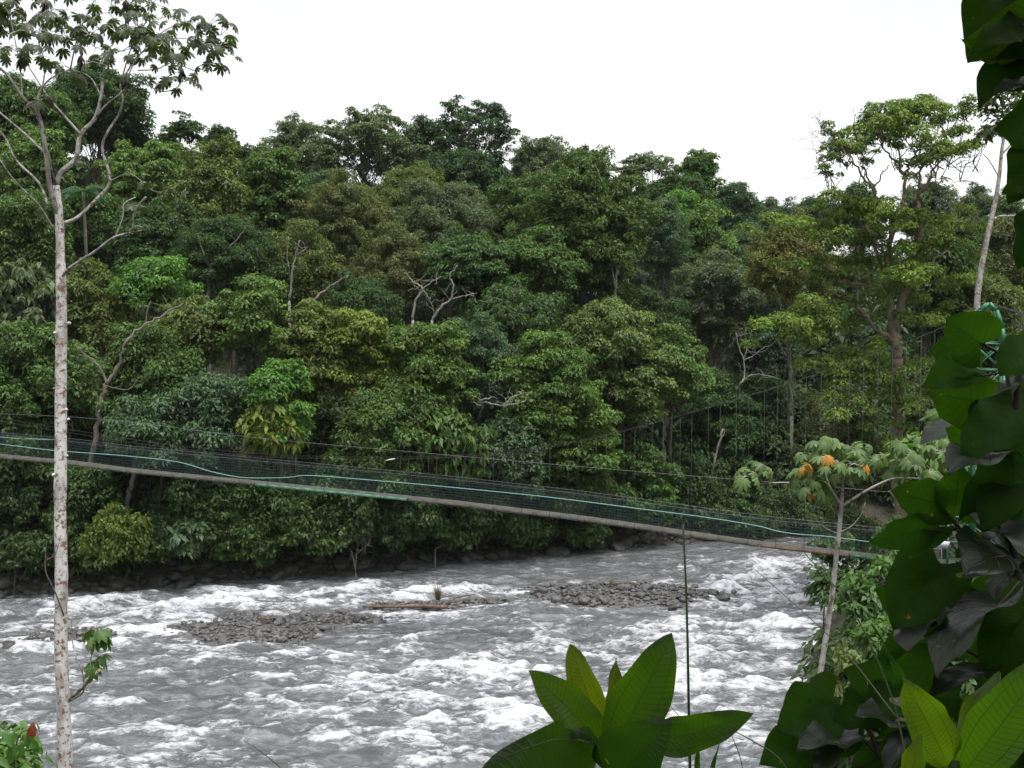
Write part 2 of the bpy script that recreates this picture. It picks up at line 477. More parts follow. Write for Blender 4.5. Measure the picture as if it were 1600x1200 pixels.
# ------------------------------------------------------------------ foliage
KIND = dict(
    broad=dict(L=.225, w=.5, dens=430, rc=(.6, 1.5), flat=.85, droop=.4, up=.72, cover=1.5),
    tier=dict(L=.22, w=.5, dens=450, rc=(.7, 1.6), flat=.62, droop=.35, up=.9, cover=1.6),
    fine=dict(L=.17, w=.42, dens=700, rc=(.6, 1.3), flat=.85, droop=.3, up=.7, cover=1.5),
    big=dict(L=.5, w=.44, dens=115, rc=(.7, 1.2), flat=.7, droop=.9, up=.55, cover=1.3),
    airy=dict(L=.21, w=.48, dens=380, rc=(.55, 1.1), flat=.6, droop=.3, up=.8, cover=.95),
    bush=dict(L=.22, w=.55, dens=370, rc=(.4, .85), flat=.75, droop=.5, up=.6, cover=1.3),
    vine=dict(L=.20, w=.6, dens=420, rc=(.4, .8), flat=1.1, droop=.8, up=.3, cover=1.4))


def clump_leaves(C, R, k, scale=1.0, crand=None):
    """leaf-sized faces spread over and through every clump"""
    n = np.maximum(6, (k['dens'] * R ** 2 / scale ** 2)).astype(int); idx = np.repeat(np.arange(len(C)), n); m = len(idx)
    d = unit(RNG.normal(size=(m, 3))); d[:, 2] = np.where((d[:, 2] < -.6), -d[:, 2] * .7, d[:, 2])
    rad = R[idx] * (.45 + .62 * np.sqrt(RNG.uniform(0, 1, m)))
    lump = 1 + .35 * (vn(d[:, 0] * 2.2 + idx * 3.1, d[:, 1] * 2.2 + d[:, 2] * 1.7, 77) - .5) * 2
    pos = C[idx] + d * np.array([1, 1, k['flat']]) * (rad * lump)[:, None]
    nrm = unit(d * .55 + np.array([0, 0, k['up']]) + RNG.normal(size=(m, 3)) * .42)
    ax = d * np.array([1, 1, .2]) + RNG.normal(size=(m, 3)) * .6; ax[:, 2] -= k['droop']
    ax = unit(ax - nrm * (ax * nrm).sum(1)[:, None]); sd = np.cross(nrm, ax)
    L = k['L'] * scale * RNG.uniform(.6, 1.35, m); w = L * k['w'] * RNG.uniform(.8, 1.2, m) * .5
    V = np.empty((m, 4, 3))
    V[:, 0] = pos - ax * (L * .5)[:, None]; V[:, 2] = pos + ax * (L * .5)[:, None]; V[:, 2, 2] -= L * .12 * (1 + k['droop'])
    lift = nrm * (w * .35)[:, None]
    V[:, 1] = pos + sd * w[:, None] + lift - ax * (L * .06)[:, None]; V[:, 3] = pos - sd * w[:, None] + lift - ax * (L * .06)[:, None]
    cr = RNG.uniform(0, 1, len(C)) if crand is None else crand
    var = np.clip(cr[idx] * .55 + RNG.uniform(0, 1, m) ** 1.5 * .6 - .08, 0, 1)
    return V.reshape(-1, 3), np.arange(m * 4).reshape(-1, 4), var


def crown_clumps(c, rx, ry, rz, k, lumps=.3):
    a = (rx * ry + rx * rz + ry * rz) / 3 * 4 * math.pi; rm = sum(k['rc']) / 2
    n = int(max(7, k['cover'] * .95 * a * .8 / (2.2 * rm * rm)))
    d = unit(RNG.normal(size=(n, 3))); d[:, 2] = np.where(d[:, 2] < -.85, -d[:, 2], d[:, 2])
    s = RNG.uniform(0, 50)
    env = 1 + lumps * 2.1 * (vn(np.arctan2(d[:, 1], d[:, 0]) * 1.3 + s, d[:, 2] * 2.4 + s, 88) - .5)
    R = RNG.uniform(*k['rc'], n)
    rr = RNG.uniform(.35, 1.0, n) ** .5
    C = c + d * (np.array([rx, ry, rz]) * .88 - rm * np.array([.7, .7, k['flat'] * .7])).clip(.3) * (env * rr)[:, None]
    return C, R


def tufts(C, R, flat, m=5):
    """break every bough into a few smaller tufts"""
    d = unit(RNG.normal(size=(len(C), m, 3)) + np.array([0, 0, .25])); rr = R[:, None] * RNG.uniform(.30, .62, (len(C), m))
    q = C[:, None] + d * np.array([1, 1, flat]) * (R[:, None] * RNG.uniform(.45, 1.0, (len(C), m)))[..., None]
    c = np.repeat(RNG.uniform(0, 1, len(C)), m) * .5 + RNG.uniform(0, 1, len(C) * m) * .5
    return q.reshape(-1, 3), rr.ravel(), c


def limb(mb, a, b, r0, r1, n=5, wob=.08, sides=5, arch=0.0):
    t = np.linspace(0, 1, n)[:, None]; L = np.linalg.norm(b - a)
    p = a * (1 - t) + b * t + RNG.normal(size=(n, 3)) * wob * L * np.sin(t * math.pi) + np.array([0, 0, 1]) * arch * L * np.sin(t * math.pi)
    mb.tube(p, np.linspace(r0, r1, n), sides, cap=False)


def tree(name, px, top, bot, wid, Yd, kind, col, label, cat='tree', group=None, bark=None, twigs=.5, lean=0.0, depth=.95, leaf=None, tr=None, back=0.0, ls_=1.0):
    k = KIND[kind]; t = P(px, top, Yd); b = P(px, bot, Yd); rx = wid / 2 * Yd / F_PX * 1.05; rz = max((t[2] - b[2]) / 2, .5)
    c = np.array([t[0], Yd, (t[2] + b[2]) / 2]); g = float(terr(t[0] - lean, Yd + back))
    root = thing(name, label, cat, (t[0] - lean, Yd + back, g - .1), group)
    sc = max(1.0, Yd / 78.0)
    C, R = crown_clumps(c, rx, rx * depth, rz, k)
    C[:, 2] = np.maximum(C[:, 2], terr(C[:, 0], C[:, 1]) + .4)
    TC, TR, cr = tufts(C, R, k['flat'])
    V, Qf, var = clump_leaves(TC, TR, k, sc ** .7 * ls_, cr)
    mesh_obj('crown', V, [Qf], leaf or M_LEAF, root, attr={'var': ('FACE', var)}, color=tuple((.68 * q + .32 * q0) * 1.3 for q, q0 in zip(col, (.068, .106, .034))))
    mb = MB(); r0 = tr or max(.05, .014 * (t[2] - g)) * (.7 if cat != 'tree' else 1)
    base = np.array([t[0] - lean, Yd + back, g - .3]); ttop = c + np.array([0, 0, rz * .45])
    nseg = 8; tt = np.linspace(0, 1, nseg)[:, None]
    path = base * (1 - tt) + ttop * tt; path[1:, :2] += np.cumsum(RNG.normal(size=(nseg - 1, 2)) * .05 * rx, 0)
    mb.tube(path, np.linspace(r0, r0 * .3, nseg), 8)
    for ci in range(len(C)):
        if RNG.uniform() > twigs: continue
        zf = np.clip((C[ci, 2] - base[2]) / (ttop[2] - base[2]) - RNG.uniform(.12, .4), .15, .97)
        a = np.array([np.interp(zf, tt[:, 0], path[:, i]) for i in range(3)])
        limb(mb, a, C[ci], r0 * .32 * (1.15 - zf), r0 * .07, 5, .07, 4, .06)
    mb.build('trunk', bark or M_BARK, root, smooth=True)
    return root


# colours are leaf reflectances
OLV = (.095, .115, .035); MID = (.055, .100, .028); DRK = (.026, .055, .020); BRT = (.070, .170, .030); YEL = (.135, .165, .030)
BLU = (.055, .095, .058); BRN = (.095, .090, .040); GRY = (.085, .105, .065); LGT = (.090, .150, .040); PAL = (.13, .15, .10); DBL = (.030, .060, .036)

TREES = [
    # skyline, left to right
    ('broadleaf_tree', 150, 98, 260, 185, 112, 'broad', DRK, 'dark dense rounded tree on the left skyline behind the pale trunk'),
    ('broadleaf_tree', 40, 112, 280, 190, 106, 'broad', MID, 'mid green tree on the skyline at the left edge behind the pale trunk branches'),
    ('broadleaf_tree', 200, 160, 290, 90, 116, 'broad', DRK, 'narrow dark tree on the skyline at the right foot of the dark rounded tree'),
    ('broadleaf_tree', 285, 170, 290, 85, 118, 'airy', DRK, 'small loose dark tree in the dip of the left skyline'),
    ('broadleaf_tree', 350, 192, 300, 85, 110, 'broad', DRK, 'small dark tree ending the left hump of the skyline'),
    ('broadleaf_tree', 462, 174, 340, 120, 122, 'fine', GRY, 'grey green rounded tree left of the airy grey crown on the ridge'),
    ('broadleaf_tree', 408, 222, 330, 80, 118, 'broad', MID, 'low green tree beside the dip in the skyline left of centre'),
    ('airy_tree', 575, 160, 300, 200, 116, 'airy', GRY, 'airy greyish tree with see-through crown on the middle of the ridge'),
    ('umbrella_tree', 730, 154, 320, 165, 120, 'airy', DBL, 'tall dark umbrella shaped tree, highest on the middle skyline'),
    ('broadleaf_tree', 720, 230, 360, 180, 116, 'broad', DBL, 'dark bluish tree mass just under the tall umbrella shaped tree'),
    ('broadleaf_tree', 660, 185, 320, 90, 122, 'broad', DBL, 'small bluish tree in the gap between the airy crown and the umbrella tree'),
    ('broadleaf_tree', 845, 215, 340, 130, 126, 'fine', GRY, 'hazy grey green tree between the umbrella tree and the big dome tree'),
    ('broadleaf_tree', 1010, 232, 340, 130, 130, 'airy', GRY, 'grey sprayed tree on the skyline right of the big dome tree'),
    ('broadleaf_tree', 1092, 228, 330, 75, 126, 'broad', MID, 'small bright edged dark tree at the right end of the high ridge'),
    ('broadleaf_tree', 1050, 270, 380, 150, 124, 'broad', DRK, 'dark tree mass under the grey sprayed tree on the ridge'),
    ('broadleaf_tree', 1140, 285, 390, 110, 138, 'fine', DBL, 'dark low tree where the ridge slopes down to the right'),
    ('broadleaf_tree', 1205, 302, 400, 120, 150, 'fine', DBL, 'low dark tree in the lowest part of the skyline'),
    ('broadleaf_tree', 1280, 298, 400, 110, 165, 'fine', DBL, 'far dark tree in the lowest skyline beside the tall forked tree'),
    ('broadleaf_tree', 1345, 280, 420, 90, 120, 'broad', DRK, 'dark rounded tree seen behind the left branches of the tall forked tree'),
    ('round_tree', 1452, 268, 420, 95, 118, 'fine', GRY, 'grey round headed tree on the skyline behind the tall forked trunk'),
    ('conical_tree', 1531, 274, 420, 46, 130, 'fine', DBL, 'small dark pointed tree on the right skyline'),
    ('broadleaf_tree', 1500, 296, 450, 90, 122, 'fine', GRY, 'hazy low tree between the round headed and the pointed tree'),
    ('broadleaf_tree', 1585, 290, 460, 110, 118, 'fine', MID, 'green tree on the right edge skyline behind the thin grey trunk'),
    # upper slope
    ('broadleaf_tree', 60, 190, 360, 110, 96, 'broad', LGT, 'yellowish green tree by the left edge under the skyline trees'),
    ('broadleaf_tree', 235, 208, 400, 170, 93, 'tier', LGT, 'light green spreading tree below the dip of the left skyline'),
    ('broadleaf_tree', 330, 225, 420, 180, 88, 'broad', OLV, 'olive green tree on the slope below the small dark skyline tree'),
    ('broadleaf_tree', 420, 232, 430, 160, 90, 'tier', MID, 'mid green leafy tree below the skyline dip left of centre'),
    ('broadleaf_tree', 490, 262, 440, 130, 97, 'fine', BLU, 'bluish green tree below the grey green ridge tree'),
    ('broadleaf_tree', 535, 268, 480, 180, 88, 'fine', BRN, 'brownish olive tree on the slope left of centre'),
    ('broadleaf_tree', 640, 238, 430, 190, 98, 'fine', OLV, 'fine leaved olive tree below the airy crown on the ridge'),
    ('broadleaf_tree', 700, 265, 460, 190, 91, 'fine', GRY, 'grey olive tree left of the big dome tree'),
    ('dome_tree', 905, 216, 520, 250, 87, 'broad', (.050, .085, .022), 'largest dome shaped dense dark green tree high on the slope right of centre'),
    ('broadleaf_tree', 800, 285, 480, 130, 92, 'tier', MID, 'green tiered tree hugging the left flank of the big dome tree'),
    ('broadleaf_tree', 1035, 300, 470, 90, 99, 'fine', BLU, 'bluish tree tucked at the right flank of the big dome tree'),
    ('broadleaf_tree', 1060, 295, 420, 70, 108, 'broad', BRT, 'small vivid green tree beyond the right flank of the big dome tree'),
    ('broadleaf_tree', 1100, 320, 450, 90, 102, 'broad', LGT, 'light green rounded tree right of the big dome tree'),
    ('broadleaf_tree', 1170, 350, 520, 140, 104, 'fine', BLU, 'blue grey tree on the slope beyond the light green rounded tree'),
    ('broadleaf_tree', 1120, 385, 570, 160, 92, 'fine', GRY, 'grey green fine leaved tree on the slope right of centre'),
    ('broadleaf_tree', 1200, 395, 600, 130, 95, 'broad', BLU, 'blue green tree left of the tall forked tree'),
    ('broadleaf_tree', 1010, 440, 620, 140, 85, 'fine', DRK, 'dark tree at the right foot of the big dome tree'),
    # middle slope
    ('broadleaf_tree', 130, 285, 430, 130, 86, 'broad', MID, 'green tree right behind the pale trunk at fork height'),
    ('broadleaf_tree', 30, 300, 470, 170, 80, 'broad', MID, 'green tree at the left edge level with the pale trunk fork'),
    ('broadleaf_tree', 250, 310, 480, 150, 83, 'broad', DRK, 'dark tree right of the pale trunk in the upper left slope'),
    ('broadleaf_tree', 360, 320, 500, 180, 80, 'fine', DRK, 'dark fine leaved tree over the two slim grey trunks'),
    ('broadleaf_tree', 475, 345, 520, 150, 82, 'fine', OLV, 'olive fine tree above the slim forked trunk left of centre'),
    ('broadleaf_tree', 610, 345, 510, 150, 80, 'fine', BRN, 'brown tinged tree in the centre of the slope'),
    ('broadleaf_tree', 730, 350, 500, 180, 80, 'tier', (.035, .075, .025), 'dark green layered tree in the centre of the slope'),
    ('broadleaf_tree', 835, 355, 540, 160, 81, 'tier', MID, 'green layered tree below the left flank of the big dome tree'),
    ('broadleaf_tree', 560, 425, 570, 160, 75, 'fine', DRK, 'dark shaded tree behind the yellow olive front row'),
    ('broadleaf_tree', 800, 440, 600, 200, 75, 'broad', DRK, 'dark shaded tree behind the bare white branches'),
    # front row on the far bank
    ('broadleaf_tree', 25, 405, 600, 170, 68, 'big', GRY, 'tree with pale drooping leaves at the left edge'),
    ('broadleaf_tree', 150, 412, 580, 140, 70, 'broad', OLV, 'olive yellow tree just right of the pale trunk'),
    ('feathery_tree', 240, 396, 500, 110, 69, 'tier', BRT, 'small vivid green tiered tree right of the pale trunk'),
    ('broadleaf_tree', 385, 435, 570, 140, 66, 'tier', LGT, 'light green tree with bunched leaves over the upper left front row'),
    ('broadleaf_tree', 300, 455, 600, 130, 66, 'broad', OLV, 'olive tree between the vivid green and the light green bunched tree'),
    ('broadleaf_tree', 60, 510, 720, 200, 62, 'broad', MID, 'mid green tree standing behind the left end of the footbridge'),
    ('broadleaf_tree', 235, 505, 700, 180, 63, 'broad', MID, 'green tree behind the slim leaning trunk above the footbridge'),
    ('broadleaf_tree', 330, 570, 760, 170, 62, 'broad', BLU, 'grey green leafy tree just above the left part of the footbridge'),
    ('broadleaf_tree', 240, 630, 740, 130, 60.5, 'broad', BLU, 'low blue green tree with red tips behind the footbridge rail'),
    ('broadleaf_tree', 445, 555, 720, 120, 62.5, 'tier', BRT, 'vivid green tree above the green painted stretch of deck'),
    ('broadleaf_tree', 425, 620, 740, 90, 61.5, 'big', YEL, 'yellow green big leaved sapling above the left part of the footbridge'),
    ('broadleaf_tree', 475, 468, 650, 150, 67, 'tier', (.10, .125, .03), 'yellow olive spreading tree, left one of the front row pair'),
    ('broadleaf_tree', 560, 472, 660, 140, 67, 'tier', YEL, 'yellowish tree with reddish tips left of the central green spreading tree'),
    ('broadleaf_tree', 665, 485, 680, 170, 67, 'tier', (.08, .135, .03), 'central bright green spreading tree of the front row'),
    ('broadleaf_tree', 755, 492, 690, 130, 69, 'fine', BLU, 'blue grey tree at the right shoulder of the central spreading tree'),
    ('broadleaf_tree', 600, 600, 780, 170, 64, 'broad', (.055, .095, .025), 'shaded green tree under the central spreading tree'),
    ('broadleaf_tree', 700, 615, 790, 150, 65, 'big', MID, 'drooping big leaved green tree above midspan of the footbridge'),
    ('broadleaf_tree', 840, 520, 740, 170, 68, 'tier', (.075, .135, .03), 'bright green layered tree above the footbridge right of midspan'),
    ('broadleaf_tree', 905, 575, 770, 130, 68, 'tier', (.08, .14, .03), 'bright green layered tree bowing towards the dark hollow'),
    ('broadleaf_tree', 960, 462, 690, 230, 73, 'tier', (.10, .14, .045), 'large light olive tree with loose layered boughs in front of the dome tree'),
    ('broadleaf_tree', 1050, 505, 660, 110, 74, 'tier', LGT, 'light green bough tree reaching right over the dark hollow'),
    ('broadleaf_tree', 800, 650, 800, 130, 66.5, 'broad', BLU, 'grey green tree just above the footbridge right of midspan'),
    ('broadleaf_tree', 900, 660, 830, 110, 69, 'broad', MID, 'green tree above the footbridge, left of the dark palm hollow'),
    ('broadleaf_tree', 1005, 690, 850, 120, 72, 'bush', (.06, .12, .03), 'round bushy green tree behind the footbridge by the dark hollow'),
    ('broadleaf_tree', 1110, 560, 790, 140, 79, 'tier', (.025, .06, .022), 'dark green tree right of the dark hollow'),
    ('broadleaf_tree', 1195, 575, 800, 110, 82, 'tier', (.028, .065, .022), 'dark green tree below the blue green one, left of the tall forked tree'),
    ('broadleaf_tree', 1080, 700, 840, 110, 76, 'broad', DRK, 'low dark tree on the far bank near the river bend'),
    ('broadleaf_tree', 1180, 730, 850, 120, 79, 'bush', DRK, 'low dark thicket tree where the river bends out of sight'),
    # lower left wall of the bank
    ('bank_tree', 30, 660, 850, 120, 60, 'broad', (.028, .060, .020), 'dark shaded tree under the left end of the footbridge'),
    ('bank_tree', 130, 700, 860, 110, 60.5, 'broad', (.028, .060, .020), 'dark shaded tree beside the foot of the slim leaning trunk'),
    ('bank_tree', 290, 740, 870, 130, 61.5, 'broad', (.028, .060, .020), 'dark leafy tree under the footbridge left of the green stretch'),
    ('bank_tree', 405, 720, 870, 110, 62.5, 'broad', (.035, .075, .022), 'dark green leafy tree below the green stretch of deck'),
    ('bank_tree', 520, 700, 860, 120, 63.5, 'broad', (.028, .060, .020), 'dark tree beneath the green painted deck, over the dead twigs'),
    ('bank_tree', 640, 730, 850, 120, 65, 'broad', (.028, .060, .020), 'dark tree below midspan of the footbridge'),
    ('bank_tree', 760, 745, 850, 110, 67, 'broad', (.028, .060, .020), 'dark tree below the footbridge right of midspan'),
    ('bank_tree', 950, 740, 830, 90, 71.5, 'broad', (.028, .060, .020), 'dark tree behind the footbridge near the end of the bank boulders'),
    # right bank, behind and around the tall forked tree
    ('broadleaf_tree', 1235, 320, 500, 150, 80, 'fine', (.12, .115, .03), 'olive brown feathery tree left of the tall forked tree', 'tree', None, None, .5, 0.0, .95, None, .16),
    ('broadleaf_tree', 1480, 335, 560, 130, 66, 'broad', DRK, 'dark green tree right behind the tall forked trunk'),
    ('broadleaf_tree', 1575, 330, 520, 110, 92, 'fine', BRN, 'brownish hazy tree behind the thin grey trunk'),
    ('broadleaf_tree', 1545, 400, 640, 130, 66, 'fine', OLV, 'olive tree behind the green bridge tower'),
    ('broadleaf_tree', 1330, 610, 840, 110, 60, 'fine', (.05, .06, .028), 'brownish shaded tree left of the tall forked trunk'),
    ('broadleaf_tree', 1460, 600, 800, 110, 62, 'fine', (.045, .065, .03), 'shaded olive tree behind the landing of the footbridge'),
    ('broadleaf_tree', 1270, 640, 830, 100, 79.5, 'fine', (.055, .065, .028), 'small olive brown tree leaning over the river bend'),
]
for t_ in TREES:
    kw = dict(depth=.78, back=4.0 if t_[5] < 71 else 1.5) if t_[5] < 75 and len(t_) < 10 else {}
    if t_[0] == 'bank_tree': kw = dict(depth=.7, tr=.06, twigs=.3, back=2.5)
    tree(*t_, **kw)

# ------------------------------------------------------------------ bushes on the banks
BUSHES = [
    ('vine_thicket', 180, 785, 905, 120, 59.4, 'vine', (0.096, 0.130, 0.024), 'yellow green vine covered thicket hanging to the far bank by the pale trunk'),
    ('shrub', 288, 812, 888, 66, 60, 'big', (0.042, 0.074, 0.042), 'blue green big leaved shrub over the water left of midstream'),
    ('shrub', 95, 790, 880, 70, 59.6, 'bush', (0.042, 0.081, 0.021), 'green shrub on the far bank just right of the pale trunk'),
    ('shrub', 25, 830, 900, 80, 58.8, 'bush', (0.030, 0.056, 0.018), 'dark shrub on the far bank at the left edge'),
    ('shrub', 370, 800, 885, 80, 61.5, 'bush', (0.042, 0.087, 0.021), 'green shrub on the far bank right of the blue green one'),
    ('shrub', 450, 770, 880, 90, 62.2, 'bush', (0.042, 0.081, 0.021), 'leafy green shrub below the green stretch of deck'),
    ('vine_thicket', 560, 735, 870, 70, 63, 'vine', (0.030, 0.059, 0.018), 'hanging curtain of green vines below the green deck end'),
    ('shrub', 670, 790, 850, 110, 66, 'bush', (0.042, 0.087, 0.021), 'green shrub on the far bank below midspan'),
    ('shrub', 755, 800, 850, 80, 67.2, 'bush', (0.030, 0.056, 0.018), 'dark shrub on the far bank right of midspan'),
    ('shrub', 840, 805, 862, 90, 68.6, 'bush', (0.030, 0.065, 0.018), 'green shrub drooping over the boulders below the footbridge'),
    ('shrub', 240, 800, 885, 80, 60.6, 'bush', (0.033, 0.068, 0.018), 'green shrub on the far bank between the yellow thicket and the blue green shrub'),
    ('shrub', 330, 760, 880, 90, 61.6, 'bush', (0.036, 0.071, 0.018), 'tall green shrub behind and right of the blue green big leaved shrub'),
    ('shrub', 505, 780, 885, 80, 62.6, 'bush', (0.036, 0.074, 0.021), 'leafy shrub left of the hanging curtain of vines'),
    ('shrub', 615, 790, 872, 90, 64.5, 'bush', (0.030, 0.062, 0.018), 'green shrub right of the hanging curtain of vines'),
    ('shrub', 715, 815, 862, 70, 66.4, 'vine', (0.036, 0.074, 0.018), 'trailing green shrub beside the fallen grey branch'),
    ('shrub', 800, 800, 862, 80, 67.8, 'bush', (0.036, 0.071, 0.018), 'green shrub left of the one drooping over the boulders'),
    ('shrub', 140, 830, 905, 80, 59.9, 'vine', (0.036, 0.068, 0.018), 'green trailing shrub at the waterline left of the yellow thicket'),
    ('shrub', 65, 820, 900, 70, 59.2, 'bush', (0.030, 0.062, 0.018), 'green shrub at the waterline left of the pale trunk'),
    ('shrub', 410, 820, 890, 70, 61.9, 'vine', (0.030, 0.062, 0.018), 'trailing shrub at the waterline below the start of the green deck'),
    ('shrub', 915, 815, 862, 80, 70, 'bush', (0.036, 0.074, 0.018), 'bright green shrub at the last boulders of the far bank'),
    # right bank
    ('shrub', 1345, 872, 1010, 80, 34, 'bush', (.06, .125, .035), 'green shrub on the right bank beside the slender white trunk'),
    ('shrub', 1420, 860, 1000, 110, 36, 'bush', (.06, .13, .035), 'leafy green shrub on the right bank under the bridge landing'),
    ('shrub', 1375, 960, 1090, 110, 29, 'bush', (.055, .11, .03), 'green shrub on the right bank half hidden by dark leaves'),
    ('shrub', 1335, 1010, 1130, 60, 28, 'bush', (.09, .12, .04), 'pale yellowish shrub at the water edge of the right bank'),
    ('shrub', 1290, 885, 960, 50, 36, 'airy', DRK, 'dark twiggy shrub hanging over the rapids behind the slender white trunk'),
    
    ('shrub', 1500, 900, 1100, 160, 22, 'bush', (.05, .10, .03), 'green shrub deep behind the dark foreground leaves'),
    ('shrub', 1150, 765, 850, 90, 75.4, 'bush', DRK, 'dark shrub on the far bank just before the river bend'),
    ('shrub', 1222, 760, 850, 100, 76.2, 'fine', DRK, 'dark feathery shrub where the river goes out of sight behind the bridge'),
    ('shrub', 1275, 765, 855, 90, 77.5, 'bush', (.04, .07, .025), 'dark shrub beyond the bend, behind the slender white stem'),
    ('shrub', 1108, 785, 846, 80, 74.4, 'bush', (.035, .065, .022), 'low dark shrub over the last bank stones left of the river bend'),
    ('shrub', 1188, 792, 850, 80, 75.4, 'vine', (.032, .06, .02), 'trailing dark shrub between the two taller ones at the river bend'),
    ('shrub', 1248, 795, 856, 80, 76.6, 'bush', (.035, .065, .022), 'low dark shrub at the very end of the visible river'),
    ('shrub', 1400, 800, 900, 80, 48, 'bush', (.055, .10, .03), 'green shrub on the right bank at the far side of the bridge end'),
    ('shrub', 1330, 800, 880, 80, 57, 'fine', (.05, .08, .028), 'feathery dull green shrub behind the footbridge left of the tall forked trunk'),
    ('shrub', 1300, 835, 900, 70, 50, 'bush', (.05, .095, .03), 'small green shrub leaning over the rapids under the footbridge'),
    ('shrub', 1440, 660, 790, 90, 44, 'big', LGT, 'light green big leaved shrub beside the bridge landing'),
]
for t_ in BUSHES:
    tree(*t_, cat='shrub', depth=.8, twigs=.35, leaf=M_LEAFB, back=3.0 if 59 < t_[5] < 71 else 0.0)
tree('shrub', 25, 1186, 1300, 170, 13, 'bush', (.07, .15, .035), 'low bright green shrub in the bottom left corner', cat='shrub', leaf=M_LEAFB, twigs=.8, ls_=.62)

# ------------------------------------------------------------------ understory (nobody could count it)
C = []
for i in range(5200):
    x = RNG.uniform(-62, 66); y = np.interp(x, FX, FY) + 1.2 + RNG.uniform(0, 1) ** 1.4 * 75
    C.append((x, y))
for i in range(1500):
    x = RNG.uniform(8, 60); y = RNG.uniform(14, 72); C.append((x, y))
for i in range(300):
    C.append((RNG.uniform(-30, 9), RNG.uniform(14, 29)))
for i in range(4200):
    x = RNG.uniform(-48, 40); C.append((x, np.interp(x, FX, FY) + RNG.uniform(.8, 9)))
C = np.array(C); df, dn = bank_dist(C[:, 0], C[:, 1]); ok = ((df > .6) | (dn > .8)) & (vn(C[:, 0] / 3.2, C[:, 1] / 3.2, 61) > .36)
C = C[ok]; z = terr(C[:, 0], C[:, 1])
near_ = dn[ok] > 0
R = RNG.uniform(.7, 1.6, len(C)) * np.where(near_, .7, 1.0); hgt = np.where(near_, RNG.uniform(-.1, .5, len(C)), RNG.uniform(.1, 2.6, len(C)))
hgt = np.where((df[ok] > 0) & (df[ok] < 9), RNG.uniform(.15, 1.0, len(C)) * np.clip(.9 + df[ok] * 1.0, 0, 6), hgt)
V, Qf, var = clump_leaves(np.column_stack([C, z + hgt]), R, dict(KIND['broad'], dens=75, L=.42, flat=.8))
tag(mesh_obj('undergrowth', V, [Qf], M_LEAF, attr={'var': ('FACE', var)}, color=(.045, .078, .028)), kind='stuff')
# far woods behind the ridge trees
n = 2600; x = RNG.uniform(-130, 190, n); y = RNG.uniform(100, 240, n)
z = terr(x, y) + RNG.uniform(0, 1, n) ** .7 * 9.0
V, Qf, var = clump_leaves(np.column_stack([x, y, z]), RNG.uniform(1.5, 2.8, n), dict(KIND['broad'], dens=26, L=.95, flat=.7))
tag(mesh_obj('far_woods', V, [Qf], M_LEAF, attr={'var': ('FACE', var)}, color=(.045, .075, .035)), kind='stuff')
# ------------------------------------------------------------------ hand laid trees
def px_path(pts, Yd, n=5, jit=0.0):
    q = [P(a[0], a[1], Yd + (a[2] if len(a) > 2 else 0)) for a in pts]
    return smooth_path(q, n)


def palm_template(lobes=9, full=300, droop=.8, wid=.2):
    """one umbrella shaped leaf: long lobes radiating from the stalk end"""
    V = []; Qd = []; T = []
    for i in range(lobes):
        a = math.radians(-full / 2 + full * i / (lobes - 1)); s_ = 1 - .35 * abs(i / (lobes - 1) - .5) * 2
        d = np.array([math.cos(a), math.sin(a), 0]); e = np.array([-math.sin(a), math.cos(a), 0]); b0 = len(V)
        for r, w in ((.06, .02), (.4, wid * .75), (.75, wid), (1.0, .015)):
            r2 = r * s_; z = -droop * r2 * r2
            V += [d * r2 + e * w * s_ + np.array([0, 0, z - w * .3]), d * r2 + np.array([0, 0, z + .0]), d * r2 - e * w * s_ + np.array([0, 0, z - w * .3])]
        for k in range(3):
            q = b0 + 3 * k; Qd += [(q, q + 1, q + 4, q + 3), (q + 1, q + 2, q + 5, q + 4)]
    return np.array(V), np.array(Qd)


PT, PQ = palm_template()


def rosettes(tips, nleaf, size, stalk, mb, up=.75, spread=1.0):
    """umbrella leaves on stalks round every twig end; returns verts, quads, var"""
    Vs = []; var = []; n = 0
    for tp in tips:
        cr = RNG.uniform(0, 1); k = int(nleaf * RNG.uniform(.7, 1.3)); a0 = RNG.uniform(0, 6.28)
        for i in range(k):
            a = a0 + i * 2.4 + RNG.normal() * .3; el = RNG.uniform(-.45, .75)
            d = np.array([math.cos(a) * math.cos(el), math.sin(a) * math.cos(el), math.sin(el)])
            st = stalk * RNG.uniform(.6, 1.2); e = tp + d * st * spread + np.array([0, 0, -.08 * st])
            mid = tp + d * st * .55 + np.array([0, 0, .1 * st])
            mb.tube([tp, mid, e], [.008, .006, .005], 3, cap=False)
            nz = unit(np.array([d[0] * .55, d[1] * .55, up]) + RNG.normal(size=3) * .22)
            ax = d - nz * (d @ nz); ax = unit(ax); sd = np.cross(nz, ax); s_ = size * RNG.uniform(.75, 1.2)
            M = np.stack([ax, sd, nz], 1) * s_
            Vs.append(PT @ M.T + e); var.append(np.clip(cr * .4 + RNG.uniform() * .6, 0, 1)); n += 1
    V = np.vstack(Vs); Qn = (PQ[None] + (np.arange(n) * len(PT))[:, None, None]).reshape(-1, 4)
    return V, Qn, np.repeat(var, len(PQ))


